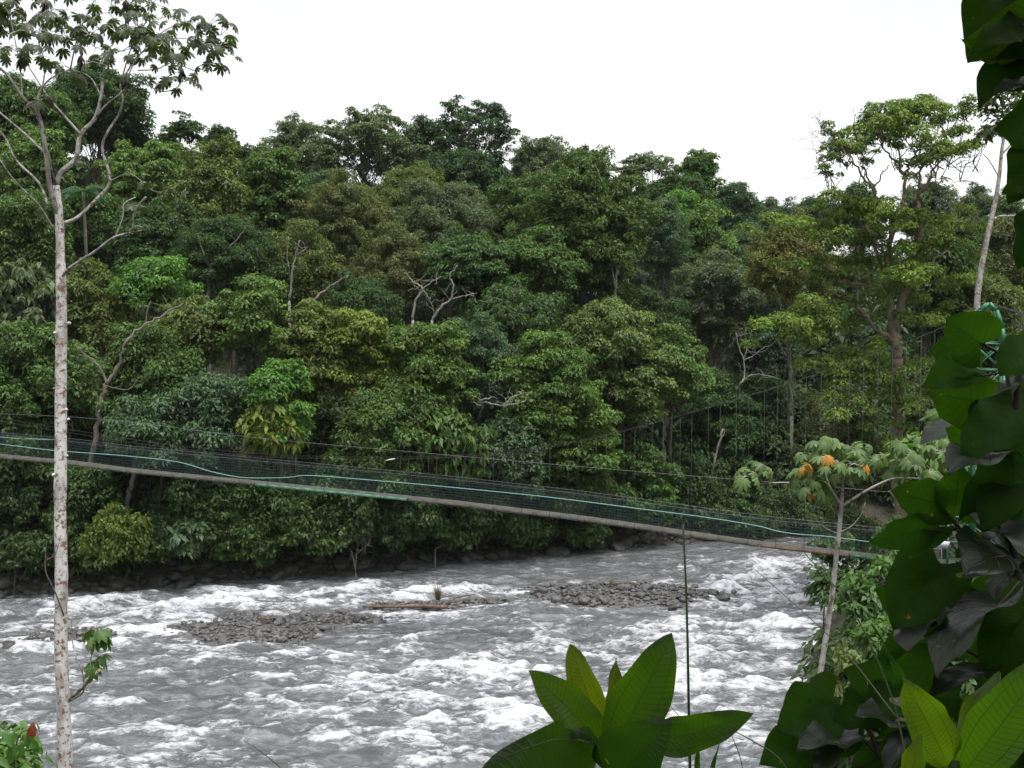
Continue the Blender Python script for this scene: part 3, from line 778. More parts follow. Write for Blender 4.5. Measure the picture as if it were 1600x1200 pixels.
# --- tall pale trunk with the umbrella leaves at the left
YC = 22.0
base = P(103, 1345, YC); base[2] = float(terr(base[0], YC)) - .2
root = thing('pale_trunk_tree', 'tall slender tree with white and rust blotched trunk and big umbrella shaped leaves, left foreground', 'tree', base)
mb = MB()
tp = np.vstack([[base], [P(101, 1180, YC), P(99, 1100, YC), P(95, 1000, YC), P(96, 900, YC), P(94, 800, YC), P(95, 700, YC), P(95, 600, YC), P(96, 500, YC), P(95, 430, YC), P(93, 350, YC), P(88, 290, YC)]])
tpp = smooth_path(tp, 8); wv = np.linspace(0, 1, len(tpp))
rad = np.interp(wv, [0, .2, .5, .8, 1], [.17, .135, .122, .10, .068]) * (1 + .07 * (vn(wv * 60, wv * 0, 5) - .5) * 2)
mb.tube(tpp, rad, 14)
for (a, b) in ((108, 505), (86, 520), (84, 607), (104, 640), (105, 712), (84, 742), (107, 655), (110, 1075)):   # knots and old branch scars
    q = P(a, b, YC - .06); V = IV3 * np.array([.032, .04, .03]) * RNG.uniform(.7, 1.3) + q; mb.add(V, T=IF3)
LIMBS = [  # picture polylines (third value: metres nearer or farther), radius at both ends
    ([(95, 435), (110, 418, -.2), (150, 392, -.5), (180, 370, -.8), (222, 360, -1)], .05, .022), ([(180, 370, -.8), (192, 340, -.9), (194, 318, -.9), (212, 308, -.8)], .02, .014),
    ([(208, 362, -.9), (208, 340, -1), (216, 322, -1.1), (228, 308, -1.2)], .02, .03), ([(93, 350), (120, 340, .2), (150, 312, .5), (172, 282, .7), (160, 235, .8), (166, 210, .8), (185, 180, .9), (192, 155, .9), (188, 132, 1), (200, 110, 1.1), (215, 88, 1.2), (240, 70, 1.4)], .05, .018),
    ([(92, 340), (78, 290, -.2), (70, 225, -.3), (58, 175, -.4), (35, 152, -.5), (12, 118, -.6), (-20, 90, -.8)], .055, .02), ([(60, 180, -.4), (60, 150, 0), (76, 125, .1), (110, 108, .2)], .035, .02),
    ([(88, 290), (96, 268, .1), (118, 248, .2), (126, 210, .3), (148, 185, .4), (158, 150, .4), (160, 122, .5)], .055, .03), ([(126, 210, .3), (100, 180, .6), (78, 155, .8), (55, 120, 1), (30, 80, 1.2)], .035, .015),
    ([(148, 185, .4), (165, 165, .2), (195, 140, 0), (200, 120, -.2), (212, 95, -.3), (238, 62, -.5)], .03, .014), ([(72, 240, -.3), (40, 210, .4), (5, 180, .7), (-30, 150, 1)], .035, .018),
    ([(75, 320), (60, 285, .3), (25, 250, .6), (8, 215, .8), (-15, 190, 1)], .04, .018), ([(85, 360), (60, 320, -.5), (25, 285, -.9), (0, 250, -1.2)], .03, .012),
    ([(158, 150, .4), (140, 120, .8), (110, 108, 1)], .02, .012), ([(192, 155, .9), (220, 130, .8), (250, 143, .7), (275, 138, .7), (283, 128, .7)], .018, .012), ([(215, 110, 1.1), (245, 108, 1), (270, 98, 1), (305, 110, .9), (330, 100, .9)], .018, .01),
    ([(160, 122, .5), (166, 90, .5), (175, 70, .6), (200, 45, .6)], .025, .012), ([(188, 132, 1), (205, 75, 1), (225, 40, .9), (235, 10, .9)], .022, .012), ([(66, 140, .1), (70, 100, .2), (60, 60, .3), (70, 20, .3)], .025, .012),
    ([(35, 152, -.5), (32, 110, -.3), (25, 70, -.1), (15, 20, 0)], .022, .012), ([(110, 108, .2), (118, 70, 0), (130, 35, -.2), (150, -5, -.3)], .022, .012), ([(240, 70, 1.4), (270, 60, 1.3), (300, 62, 1.2), (318, 70, 1.2)], .016, .01), ([(240, 62, -.5), (262, 45, -.6), (290, 35, -.7)], .016, .01),
    ([(172, 282, .7), (205, 272, .7), (245, 300, .8), (290, 283, .9)], .012, .008), ([(88, 290), (80, 262, -.4), (76, 235, -.5)], .03, .02)]
tips = []
for pts, r0, r1 in LIMBS:
    q = px_path(pts, YC, 6); l_ = MB(); l_.tube(q, np.linspace(r0, r1, len(q)) * (1.0 if r0 > .052 else .72), 7); l_.build('limb', M_WHITED, root, smooth=True)
for a in [(240, 70, 1.4), (-20, 90, -.8), (30, 80, 1.2), (238, 62, -.5), (283, 128, .7), (330, 100, .9), (200, 45, .6), (235, 10, .9), (70, 20, .3), (15, 20, 0), (150, -5, -.3), (318, 70, 1.2), (290, 35, -.7), (110, 108, 1), (110, 60, .2), (50, 50, -.4),
          (90, 15, -.8), (130, 30, .9), (170, 20, .2), (180, 50, -.7), (25, 40, .8), (-10, 40, .3), (60, 85, -.9), (215, 40, -.9), (265, 75, .2), (280, 95, 1.8), (150, 75, 1.2), (230, 95, .8), (5, 75, -.9), (205, 5, .3), (120, -15, .5), (40, -10, .3), (190, 80, .4), (250, 30, .6),
          (85, 50, .8), (140, 55, -.6), (345, 55, 1.0), (325, 40, .6), (340, 75, .8), (262, 120, .9), (60, 160, -.6), (-20, 10, .2), (255, 55, .9), (160, 100, -.4)]:
    tips.append(P(a[0], a[1], YC + a[2]))
for tp_ in tips[13:]:
    d = np.linalg.norm(tpp[-1] - tp_)
mbs = mb
V, Qn, var = rosettes(np.array(tips), 7, .185, .38, mbs)
sprout = [P(152, 985, YC - .2), P(158, 1000, YC - .25), P(150, 1035, YC - .2)]
loose = [P(226, 285, YC - .6), P(290, 297, YC + .9), P(212, 322, YC - .8), P(222, 355, YC - 1)]
V3, Q3, v3 = rosettes(np.array(loose), 3, .15, .15, mbs)
mesh_obj('crown', np.vstack([V, V3]), [np.vstack([Qn, Q3 + len(V)])], M_PALM, root, attr={'var': ('FACE', np.concatenate([var, v3]))}, color=(.055, .072, .034))
q = px_path([(105, 1095), (125, 1078, -.2), (140, 1062, -.3), (155, 1048, -.35)], YC); mb2 = MB(); mb2.tube(q, np.linspace(.045, .035, len(q)), 8)
q = px_path([(108, 1095), (118, 1090, -.15), (131, 1078, -.2), (128, 1048, -.2), (120, 1030, -.2), (113, 1000, -.1), (112, 960, -.1)], YC); mb2.tube(q, np.linspace(.025, .01, len(q)), 6)
q = px_path([(140, 1062, -.3), (142, 1030, -.25), (146, 1000, -.2), (152, 975, -.2)], YC); mb2.tube(q, np.linspace(.012, .008, len(q)), 6)
for sp_ in sprout:
    V2, Q2, v2 = rosettes(np.array([sp_]), 5, .24, .22, mb2); mesh_obj('leafy_sprout', V2, [Q2], M_PALM, root, attr={'var': ('FACE', v2)}, color=(.07, .14, .03))
mb2.build('broken_branch', M_WHITED, root, smooth=True)
mb3 = MB(); e = P(155, 1048, YC - .35); d = unit(P(155, 1048, YC - .35) - P(140, 1062, YC - .3)); mb3.tube([e - d * .02, e + d * .03], [.036, .033], 10)
mb3.build('broken_end', plain_mat('fresh_wood', (.42, .22, .10), .8, c2=(.5, .32, .17)), root)
q = px_path([(100, 962, -.14), (86, 925, -.2), (72, 895, -.25), (71, 870, -.25), (73, 845, -.25)], YC); mb4 = MB(); mb4.tube(q, np.linspace(.016, .008, len(q)), 6)
q = px_path([(72, 875, -.25), (85, 868, -.25), (92, 850, -.25), (95, 836, -.25)], YC); mb4.tube(q, np.linspace(.009, .005, len(q)), 5)
mb4.build('dead_twig', M_BARK, root)
mb.build('trunk', M_WHITE, root, smooth=True)
NESTS = [(126, 97, YC - .3), (71, 12, YC - .2), (197, 10, YC - .3), (285, 120, YC + .6)]
for i, (a, b, y_) in enumerate(NESTS):                 # dry hanging seed bundles
    q = P(a, b, y_); mbn = MB()
    for _ in range(26):
        d = unit(RNG.normal(size=3)) * np.array([.10, .10, .14]); mbn.tube([q + np.array([0, 0, .12]), q + d * .7, q + d + np.array([0, 0, -.06])], [.012, .012, .004], 3)
    mbn.build('dry_leaf_bunch', plain_mat('dry_leaf', (.035, .028, .022), .9), root)

# --- tall forked tree on the right bank
YR = 56.0
base = P(1405, 870, YR); base[2] = float(terr(base[0], YR)) - .3
root = thing('forked_tree', 'tall forked tree with tan trunk and flat see-through top, tallest on the right bank', 'tree', base)
mb = MB()
RL = [([(1405, 880), (1405, 760), (1404, 640), (1402, 560)], .46, .42), ([(1402, 560), (1400, 520), (1408, 470), (1424, 430), (1436, 380), (1434, 330), (1428, 312)], .36, .22), ([(1403, 565), (1392, 500), (1385, 440), (1388, 400), (1398, 350), (1410, 315)], .30, .16),
      ([(1398, 530), (1372, 518), (1350, 492), (1330, 470), (1300, 455)], .16, .06), ([(1424, 430), (1470, 400, 1), (1490, 380, 1.5)], .14, .05), ([(1428, 318), (1440, 300, -1), (1462, 262, -1.5), (1485, 236, -2)], .16, .04), ([(1440, 300, -1), (1438, 270, 0), (1452, 230, .5), (1465, 200, 1)], .12, .04),
      ([(1412, 315), (1414, 278, 1), (1424, 250, 1.5), (1445, 215, 2), (1450, 190, 2)], .15, .04), ([(1414, 278, 1), (1398, 252, .5), (1380, 230, 0), (1372, 205, 0)], .10, .035), ([(1414, 278, 1), (1404, 240, 2), (1410, 205, 2.5)], .08, .03),
      ([(1400, 345), (1372, 318, -1), (1366, 296, -1.2), (1345, 272, -1.5), (1330, 245, -2), (1315, 230, -2)], .14, .035), ([(1366, 296, -1.2), (1376, 275, -1), (1390, 258, -1)], .07, .03), ([(1366, 296, -1.2), (1350, 258, 0), (1340, 225, .5)], .08, .03), ([(1385, 440), (1360, 372, 1), (1340, 345, 1), (1318, 330, 1), (1300, 285, 1), (1290, 265, 1)], .10, .03),
      ([(1388, 400), (1365, 370, -2), (1352, 350, -2)], .10, .05), ([(1310, 440, 0), (1296, 415, -.5), (1278, 402, -.5), (1262, 392, -.5), (1235, 370, 0)], .13, .06), ([(1404, 620), (1375, 600), (1340, 588), (1325, 570)], .10, .04), ([(1404, 610), (1440, 590, 1), (1465, 575, 1.5)], .09, .04), ([(1390, 460), (1330, 440, 0), (1310, 440, 0)], .1, .12)]
for pts, r0, r1 in RL:
    q = px_path(pts, YR, 6); q[1:-1] += RNG.normal(size=(len(q) - 2, 3)) * .05; mb.tube(q, np.linspace(r0, r1, len(q)) * .66, 8)
CL = [(1330, 205, 34), (1300, 228, 30), (1360, 180, 36), (1400, 172, 36), (1445, 172, 34), (1480, 185, 34), (1500, 205, 30), (1395, 198, 34), (1440, 205, 36), (1520, 228, 22), (1352, 222, 30), (1290, 248, 24), (1320, 232, 30), (1470, 232, 38), (1495, 236, 30), (1420, 186, 34), (1375, 200, 30), (1405, 230, 18), (1350, 250, 16), (1296, 272, 18), (1455, 250, 26),
      (1312, 212, 28), (1455, 160, 26), (1420, 160, 20), (1510, 165, 22)]
LOW = [(1335, 318, 40), (1310, 335, 30), (1475, 345, 36), (1470, 375, 44), (1345, 372, 30), (1395, 395, 32), (1340, 415, 44), (1300, 430, 36), (1355, 445, 36), (1450, 425, 38), (1490, 440, 36), (1250, 415, 34), (1225, 500, 36), (1260, 490, 44), (1300, 490, 40), (1235, 525, 38), (1270, 530, 40), (1340, 500, 36), (1450, 500, 36), (1490, 510, 40), (1330, 555, 40), (1285, 565, 34),
       (1375, 590, 34), (1440, 570, 40), (1300, 600, 34), (1430, 630, 34), (1470, 610, 36), (1350, 640, 34), (1385, 660, 24), (1260, 350, 34), (1200, 340, 30), (1290, 375, 34), (1410, 440, 22), (1420, 355, 26), (1385, 330, 28), (1430, 385, 26), (1365, 335, 30), (1370, 540, 20), (1440, 470, 26), (1400, 350, 26), (1415, 385, 30), (1405, 425, 24), (1440, 345, 26), (1380, 460, 26), (1425, 505, 22), (1400, 630, 26), (1415, 600, 20), (1395, 700, 24)]
C = []; R = []
for (a, b, r) in CL:
    C.append(P(a, b, YR + RNG.uniform(-3, 3))); R.append(r * .92 * YR / F_PX)
CT, RT = np.array(C), np.array(R)
kk = dict(KIND['tier'], L=.17, dens=800, flat=.62, droop=.5)
twig = MB()
for c_, r_ in zip(CT, RT):
    for _ in range(5):
        limb(twig, c_ + np.array([0, 0, -r_ * .5]) + RNG.normal(size=3) * .25 * r_ - np.array([0, 0, RNG.uniform(.2, .9)]), c_ + RNG.normal(size=3) * np.array([.7, .7, .2]) * r_, .035, .012, 4, .08, 3)
for (a, b, c_, d_) in ((1330, 245, 1268, 175), (1315, 235, 1262, 205), (1320, 260, 1258, 230), (1310, 280, 1266, 265), (1330, 245, 1275, 190), (1480, 260, 1530, 262), (1470, 275, 1525, 285)):   # leafless twigs at the rim
    p0 = P(a, b, YR - 1); p1 = P(c_, d_, YR - 1.5)
    limb(twig, p0, p1, .03, .008, 5, .1, 3)
    for _ in range(6): limb(twig, p0 + (p1 - p0) * RNG.uniform(.3, .9), p1 + RNG.normal(size=3) * .45, .012, .006, 4, .1, 3)
C = []; R = []
for (a, b, r) in LOW:
    C.append(P(a, b, YR + RNG.uniform(-3, 1.5))); R.append(r * YR / F_PX)
CLo, RLo = np.array(C), np.array(R)
sub = []; subR = []
for c_, r_ in zip(np.vstack([CT, CLo]), np.concatenate([RT, RLo])):      # break each bough into smaller tufts
    for _ in range(4):
        sub.append(c_ + RNG.normal(size=3) * np.array([.8, .8, .3]) * r_); subR.append(r_ * RNG.uniform(.38, .62))
    sub.append(c_); subR.append(r_ * .55)
V, Qf, var = clump_leaves(np.array(sub), np.array(subR), kk)
mesh_obj('crown', V, [Qf], M_LEAF, root, attr={'var': ('FACE', var)}, color=(.125, .185, .04))
twig.build('twigs', M_BARK, root)
mb.build('trunk', M_BARKT, root, smooth=True)

# --- thin grey trunk at the right
YT = 52.0
base = P(1525, 560, YT); base[2] = float(terr(base[0], YT)) - .2
root = thing('thin_trunk_tree', 'tall thin tree with leaning grey trunk and small airy crown at the right edge', 'tree', base)
mb = MB(); q = px_path([(1520, 870), (1523, 600), (1527, 470), (1535, 410), (1547, 350), (1556, 310), (1562, 270), (1566, 230), (1572, 205)], YT, 6)
mb.tube(q, np.interp(np.linspace(0, 1, len(q)), [0, .3, 1], [.16, .14, .06]), 9)
for pts, r0, r1 in (([(1548, 345), (1562, 338, .3), (1590, 336, .6), (1625, 325, 1)], .06, .03), ([(1566, 240), (1580, 225), (1595, 200), (1600, 180)], .05, .02), ([(1568, 225), (1560, 190), (1550, 170)], .05, .02), ([(1572, 205), (1578, 180), (1575, 160)], .04, .02), ([(1560, 275), (1545, 250), (1535, 240)], .03, .015)):
    q = px_path(pts, YT); mb.tube(q, np.linspace(r0, r1, len(q)), 6)
C = [P(a, b, YT + RNG.uniform(-1, 1)) for a, b in ((1540, 165), (1560, 158), (1575, 172), (1595, 165), (1590, 185), (1555, 180), (1550, 205), (1570, 195), (1610, 175), (1610, 150), (1585, 150), (1535, 215), (1625, 180), (1565, 140), (1600, 205))]
V, Qf, var = clump_leaves(np.array(C), np.full(len(C), .55), dict(KIND['airy'], L=.36, dens=180))
mesh_obj('crown', V, [Qf], M_LEAF, root, attr={'var': ('FACE', var)}, color=(.06, .085, .03))
mb.build('trunk', M_WHITED, root, smooth=True)

# --- slender young umbrella-leaf tree at the right
YS = 19.0
base = P(1260, 1235, YS); base[2] = float(terr(base[0], YS)) - .2
root = thing('young_umbrella_tree', 'slender young tree with mottled white stem and umbrella shaped leaves by the rapids', 'tree', base)
mb = MB(); q = px_path([(1258, 1260), (1275, 1100), (1290, 1000), (1300, 930), (1308, 860), (1314, 800), (1316, 770)], YS, 8)
mb.tube(q, np.interp(np.linspace(0, 1, len(q)), [0, 1], [.055, .036]) * (1 + .1 * np.sin(np.arange(len(q)) * 2.1)), 9)
LS = [([(1315, 792), (1340, 775, -.1), (1370, 758, -.2), (1400, 747, -.3), (1440, 748, -.4)], .026, .014), ([(1315, 790), (1305, 775), (1296, 760), (1290, 740, .2)], .028, .02), ([(1312, 788), (1302, 770, .2), (1285, 762, .3), (1278, 770, .3)], .016, .014), ([(1280, 768, .3), (1250, 757, .4), (1225, 754, .5), (1175, 757, .5)], .018, .010), ([(1316, 772), (1318, 730), (1322, 700)], .025, .016), ([(1312, 832), (1330, 822), (1345, 805), (1352, 785)], .012, .006), ([(1312, 835), (1290, 825), (1275, 812)], .010, .005)]
for pts, r0, r1 in LS:
    q = px_path(pts, YS); mb.tube(q, np.linspace(r0, r1, len(q)), 7)
mbs = mb
tips = [P(*a[:2], YS + a[2]) for a in ((1172, 738, .5), (1185, 728, .6), (1165, 745, .3), (1262, 715, .4), (1285, 700, .1), (1255, 740, .2), (1300, 720, -.4), (1320, 700, 0), (1345, 705, .3), (1362, 715, .2), (1335, 725, -.3), (1310, 745, .2), (1285, 765, .3), (1295, 690, .5), (1345, 735, .5), (1270, 755, 0))]
tips2 = [P(*a[:2], YS - .3 + a[2]) for a in ((1410, 700, 0), (1440, 690, .3), (1465, 705, 0), (1425, 720, -.3), (1455, 735, -.2), (1475, 690, .3), (1405, 730, .2), (1460, 755, -.2), (1490, 715, 0))]
V, Qn, var = rosettes(np.array(tips), 8, .175, .2, mbs)
V1, Q1, v1 = rosettes(np.array(tips2), 8, .18, .2, mbs)
mesh_obj('crown', np.vstack([V, V1]), [np.vstack([Qn, Q1 + len(V)])], M_PALM, root, attr={'var': ('FACE', np.concatenate([var, v1]))}, color=(.10, .165, .05))
for tp_ in (P(1262, 770, YS), P(1258, 727, YS - .1), P(1290, 718, YS - .4), P(1465, 760, YS - .5), P(1345, 722, YS - .2)):
    V4, Q4, v4 = rosettes(np.array([tp_]), 2, .17, .1, mbs)
    mesh_obj('yellow_leaf', V4, [Q4], M_PALM, root, attr={'var': ('FACE', v4)}, color=(.42, .21, .03))['label'] = 'withered orange yellow leaf'
mb.build('trunk', M_WHITED, root, smooth=True)


# --- slim trunks and bare trees
def bare_tree(name, Yd, polys, label, mat, tw=3, rootpx=None, foot=True, crown=None):
    f_ = polys[0][0][0]; p0 = P(f_[0], f_[1], Yd + (f_[2] if len(f_) > 2 else 0)); g = float(terr(p0[0], p0[1])) - .1
    root = thing(name, label, 'tree', (p0[0], p0[1], g)); mb = MB()
    if foot and p0[2] > g: mb.tube([np.array([p0[0], p0[1], g]), p0], [polys[0][1] * 1.1, polys[0][1]], 7)
    for pts, r0, r1 in polys:
        q = px_path(pts, Yd, 5); q[1:-1] += RNG.normal(size=(len(q) - 2, 3)) * r0 * .35; mb.tube(q, np.linspace(r0, r1, len(q)), 6)
        for _ in range(tw):
            i = RNG.integers(len(q) // 3, len(q)); d = unit(RNG.normal(size=3) + np.array([0, 0, .6])) * RNG.uniform(.5, 1.3)
            limb(mb, q[i], q[i] + d, max(r1 * .55, .018), .01, 4, .1, 4)
    mb.build('trunk', mat, root, smooth=True)
    if crown:
        C = np.array([P(a, b, Yd + RNG.uniform(-1, 1)) for a, b in crown[0]])
        V, Qf, var = clump_leaves(C, RNG.uniform(.6, 1.0, len(C)), dict(KIND['airy'], dens=90))
        mesh_obj('crown', V, [Qf], M_LEAF, root, attr={'var': ('FACE', var)}, color=crown[1])


M_SLIM = bark_mat('slim_trunk_bark', (.19, .165, .13), (.12, .10, .08), None, 2)
bare_tree('slim_tree', 61.2, [([(127, 800), (138, 740), (150, 680), (158, 630), (166, 600)], .17, .14), ([(166, 600), (185, 570), (196, 535), (225, 510), (255, 492), (285, 475)], .12, .04), ([(166, 600), (155, 572), (135, 555), (118, 540)], .08, .03), ([(160, 600), (175, 605), (200, 608), (217, 590)], .04, .02), ([(228, 508), (230, 485), (236, 470)], .04, .02)],
          'slim leaning grey trunk with bare forking branches behind the left footbridge', M_SLIM, 2, crown=([(120, 500), (200, 470), (150, 530), (240, 520), (280, 480), (190, 560)], (.06, .085, .03)))
bare_tree('slim_tree', 61.8, [([(198, 790), (205, 750), (215, 705), (228, 680), (245, 660)], .16, .10), ([(200, 775), (205, 765), (210, 758)], .05, .03)], 'shorter grey trunk leaning right behind the left footbridge', M_SLIM, 0, crown=([(240, 650), (265, 645), (220, 660)], (.05, .08, .04)))
bare_tree('bare_tree', 71.5, [([(645, 500), (650, 470), (660, 452), (645, 440), (632, 425)], .09, .035), ([(655, 455), (675, 440), (690, 432)], .05, .02), ([(660, 452), (672, 470), (680, 492)], .04, .02)], 'bare white branches over the central spreading tree, left fork', M_DEAD, 6)
bare_tree('bare_tree', 72.5, [([(675, 500), (690, 478), (705, 468), (708, 445), (702, 432), (715, 415)], .09, .03), ([(705, 468), (725, 462), (745, 458)], .05, .02), ([(760, 495), (770, 480), (790, 470), (805, 460)], .06, .02)], 'bare pale branches over the central spreading tree, right fork', M_DEAD, 6)
bare_tree('bare_tree', 63.5, [([(745, 660, 5), (752, 640, 2), (755, 625), (768, 620)], .06, .04), ([(755, 628), (785, 634), (800, 632), (820, 627)], .06, .02), ([(785, 634), (795, 625), (805, 618)], .04, .02)], 'dead white branch jutting out of the green bough above midspan', M_DEAD, 6)
bare_tree('bare_tree', 74, [([(1150, 640, 8), (1155, 605), (1163, 590), (1162, 563), (1155, 545), (1150, 520)], .06, .025), ([(1162, 563), (1178, 555), (1195, 542)], .04, .02), ([(1162, 563), (1170, 535), (1175, 515)], .04, .02), ([(1155, 600), (1175, 586), (1200, 587), (1215, 592)], .05, .02)], 'bare forked white sapling between the dark hollow and the tall forked tree', M_DEAD, 5)
bare_tree('slim_tree', 75, [([(1108, 770, 1.5), (1113, 735), (1120, 705), (1130, 670)], .09, .07)], 'short leaning pale stem in the dark hollow above the bridge', M_DEAD, 1)
bare_tree('slim_tree', 75, [([(1037, 700), (1040, 650), (1043, 630)], .16, .12), ([(1043, 640), (1050, 625), (1060, 600)], .08, .05)], 'upright grey trunk in the dark hollow above the bridge', M_BARKP, 1)
bare_tree('slim_tree', 77.5, [([(452, 470), (456, 430), (462, 400), (468, 375)], .10, .05), ([(452, 420), (448, 400), (451, 370)], .06, .03), ([(462, 400), (475, 392), (480, 385)], .05, .03)], 'pair of slim white trunks high on the left slope', M_BARKP, 2)
bare_tree('slim_tree', 74, [([(482, 480), (500, 460), (520, 445), (545, 430)], .10, .05)], 'grey trunk leaning far to the right in the shaded left slope', M_BARKP, 2)
bare_tree('slim_tree', 77, [([(325, 470), (327, 430), (330, 415)], .14, .11), ([(330, 418), (320, 400), (310, 372)], .07, .03), ([(330, 418), (345, 400), (360, 385), (380, 362)], .07, .03)], 'pale grey trunk forking wide above the light green bunched tree', M_BARKP, 2)
bare_tree('slim_tree', 66, [([(350, 570), (350, 545), (348, 525)], .10, .08), ([(352, 560), (358, 540), (365, 522)], .08, .05)], 'pair of short grey stems under the light green bunched tree', M_BARKP, 1)
bare_tree('slim_tree', 83.5, [([(962, 480), (962, 450), (966, 420), (985, 395)], .12, .06), ([(962, 450), (956, 420), (952, 385)], .08, .04), ([(966, 430), (970, 400), (968, 380)], .05, .03)], 'grey forked trunk below the big dome tree', M_BARKP, 2)
bare_tree('slim_tree', 79, [([(1237, 650), (1235, 600), (1236, 570)], .13, .10)], 'grey upright trunk in the shade left of the tall forked tree', M_BARK, 1)
bare_tree('dead_shrub', 62.6, [([(556, 895), (550, 865), (535, 845), (528, 835)], .05, .02), ([(555, 890), (558, 860), (562, 840)], .04, .02), ([(552, 870), (575, 850), (580, 840)], .03, .02)], 'brown leafless twigs at the waterline below the green deck', M_BARK, 8)
bare_tree('dead_branch', 66, [([(680, 858), (695, 848), (712, 838)], .05, .02), ([(690, 852), (715, 852), (720, 843)], .04, .02)], 'fallen grey branch on the far bank below midspan', M_BARKP, 2)

# palms in the hollow and upper left
def palm(px, py, Yd, label, n=13, L=2.6, col=(.04, .075, .03)):
    t = P(px, py, Yd); g = float(terr(t[0], Yd)); root = thing('palm', label, 'palm', (t[0], Yd, g))
    mb = MB(); mb.tube([np.array([t[0], Yd, g - .2]), (np.array([t[0], Yd, g]) + t) / 2 + np.array([.2, 0, 0]), t], [.16, .13, .11], 8); mb.build('trunk', M_BARK, root, smooth=True)
    Vs = []; Qs = []; var = []; n0 = 0
    for i in range(n):
        a = i * 2.4; el = RNG.uniform(.2, 1.1); d = np.array([math.cos(a), math.sin(a), 0])
        for s_ in np.linspace(.12, 1, 26):
            p_ = t + d * L * s_ * math.cos(el * (1 - .3 * s_)) + np.array([0, 0, L * (s_ * math.sin(el) - .75 * s_ * s_)])
            for sg in (-1, 1):
                e = np.array([-d[1], d[0], 0]) * sg; ll = .6 * math.sin(math.pi * min(s_ * .9 + .1, 1)) + .1
                tip = p_ + e * ll * .7 + d * ll * .45 + np.array([0, 0, -ll * .5]); w_ = d * .035
                Vs += [p_ - w_, p_ + w_, tip]; Qs.append((n0, n0 + 1, n0 + 2)); n0 += 3; var.append(RNG.uniform(.2, .8))
    mesh_obj('crown', np.array(Vs), [np.array(Qs)], M_LEAF, root, attr={'var': ('FACE', np.array(var))}, color=col)


palm(945, 700, 74, 'small dark palm in the dark hollow behind the footbridge')
palm(130, 300, 82, 'dark palm crown just right of the pale trunk fork', L=2.2, col=(.02, .06, .025))
palm(1480, 650, 47, 'small palm like plant behind the dark heart shaped leaves', L=1.2, col=(.07, .12, .035))

# ------------------------------------------------------------------ footbridge
BX = np.array([-260, 0, 100, 200, 300, 400, 500, 600, 700, 800, 900, 1000, 1100, 1200, 1300, 1400, 1480, 1560])
BYp = np.array([688, 713, 722, 735, 745, 755, 765, 775, 785, 797, 809, 823, 838, 852, 863, 874, 880, 884])


def brY(px): return 56 + (45.0 - 56) * np.asarray(px, float) / 1400


def deck(px): return P(px, np.interp(px, BX, BYp), float(brY(px)))


g0 = deck(1480)
bridge = thing('footbridge', 'long narrow hanging footbridge with dark netting and light cyan rope crossing the river', 'footbridge', (g0[0], g0[1], g0[2]))
M_GREEN = plain_mat('green_paint', (.03, .16, .075), .45, c2=(.025, .12, .06), scale=4)
M_GREENL = plain_mat('pale_green_paint', (.09, .25, .145), .5, c2=(.08, .2, .12), scale=6)
M_PLANK = bark_mat('weathered_plank', (.10, .095, .075), (.07, .066, .055), None, 2, .5, 1)
M_RUST = bark_mat('reddish_plank', (.17, .11, .08), (.11, .08, .06), None, 2, .5, 1)
M_CABLE = plain_mat('steel_cable', (.13, .125, .14), .5, .3)
M_CABLED = plain_mat('dark_cable', (.035, .033, .03), .6)
M_NET = plain_mat('dark_net', (.035, .06, .055), .7)
M_ROPE = plain_mat('cyan_rope', (.17, .33, .295), .6)
dp = np.array([deck(x) for x in np.arange(-260, 1501, 20)])
dirn = np.gradient(dp, axis=0); dirn[:, 2] = 0; dirn = unit(dirn); nrm = np.stack([-dirn[:, 1], dirn[:, 0], dirn[:, 2] * 0], 1)   # away from the camera
WID = .6
pl = MB()
cum = np.concatenate([[0], np.cumsum(np.linalg.norm(np.diff(dp, axis=0), axis=1))])
def along(s_, off=0.0, up=0.0):
    p_ = np.array([np.interp(s_, cum, dp[:, i]) for i in range(3)]); n_ = np.array([np.interp(s_, cum, nrm[:, i]) for i in range(3)])
    return p_ + n_ * off + np.array([0, 0, up])
SL = cum[-1]
ss = np.arange(0, SL, .5); Vd = []; Qd = []
for i, s_ in enumerate(ss):
    Vd += [along(s_, 0, .02), along(s_, WID, .02), along(s_, WID, -.03), along(s_, 0, -.03)]
    if i:
        k_ = 4 * i; Qd += [(k_ - 4, k_, k_ + 1, k_ - 3), (k_ - 3, k_ + 1, k_ + 2, k_ - 2), (k_ - 2, k_ + 2, k_ + 3, k_ - 1), (k_ - 1, k_ + 3, k_, k_ - 4)]
pl.add(Vd, Qd)
pl.build('deck', M_PLANK, bridge)
def s_at(px): return float(np.interp(px, np.arange(-260, 1501, 20), cum))
for (x0, x1, mt) in ((-260, 398, M_PLANK), (400, 636, M_GREENL), (638, 1186, M_PLANK), (1188, 1326, M_RUST), (1328, 1500, M_GREEN)):
    for off in (-.06, WID + .06):
        e_ = MB(); ss = np.arange(s_at(x0), s_at(x1), .6); ss = np.append(ss, s_at(x1))
        for a, b in zip(ss[:-1], ss[1:]): beam(e_, along(a, off, -.05), along(b, off, -.05), .06, .12)
        e_.build('edge_beam', mt, bridge)
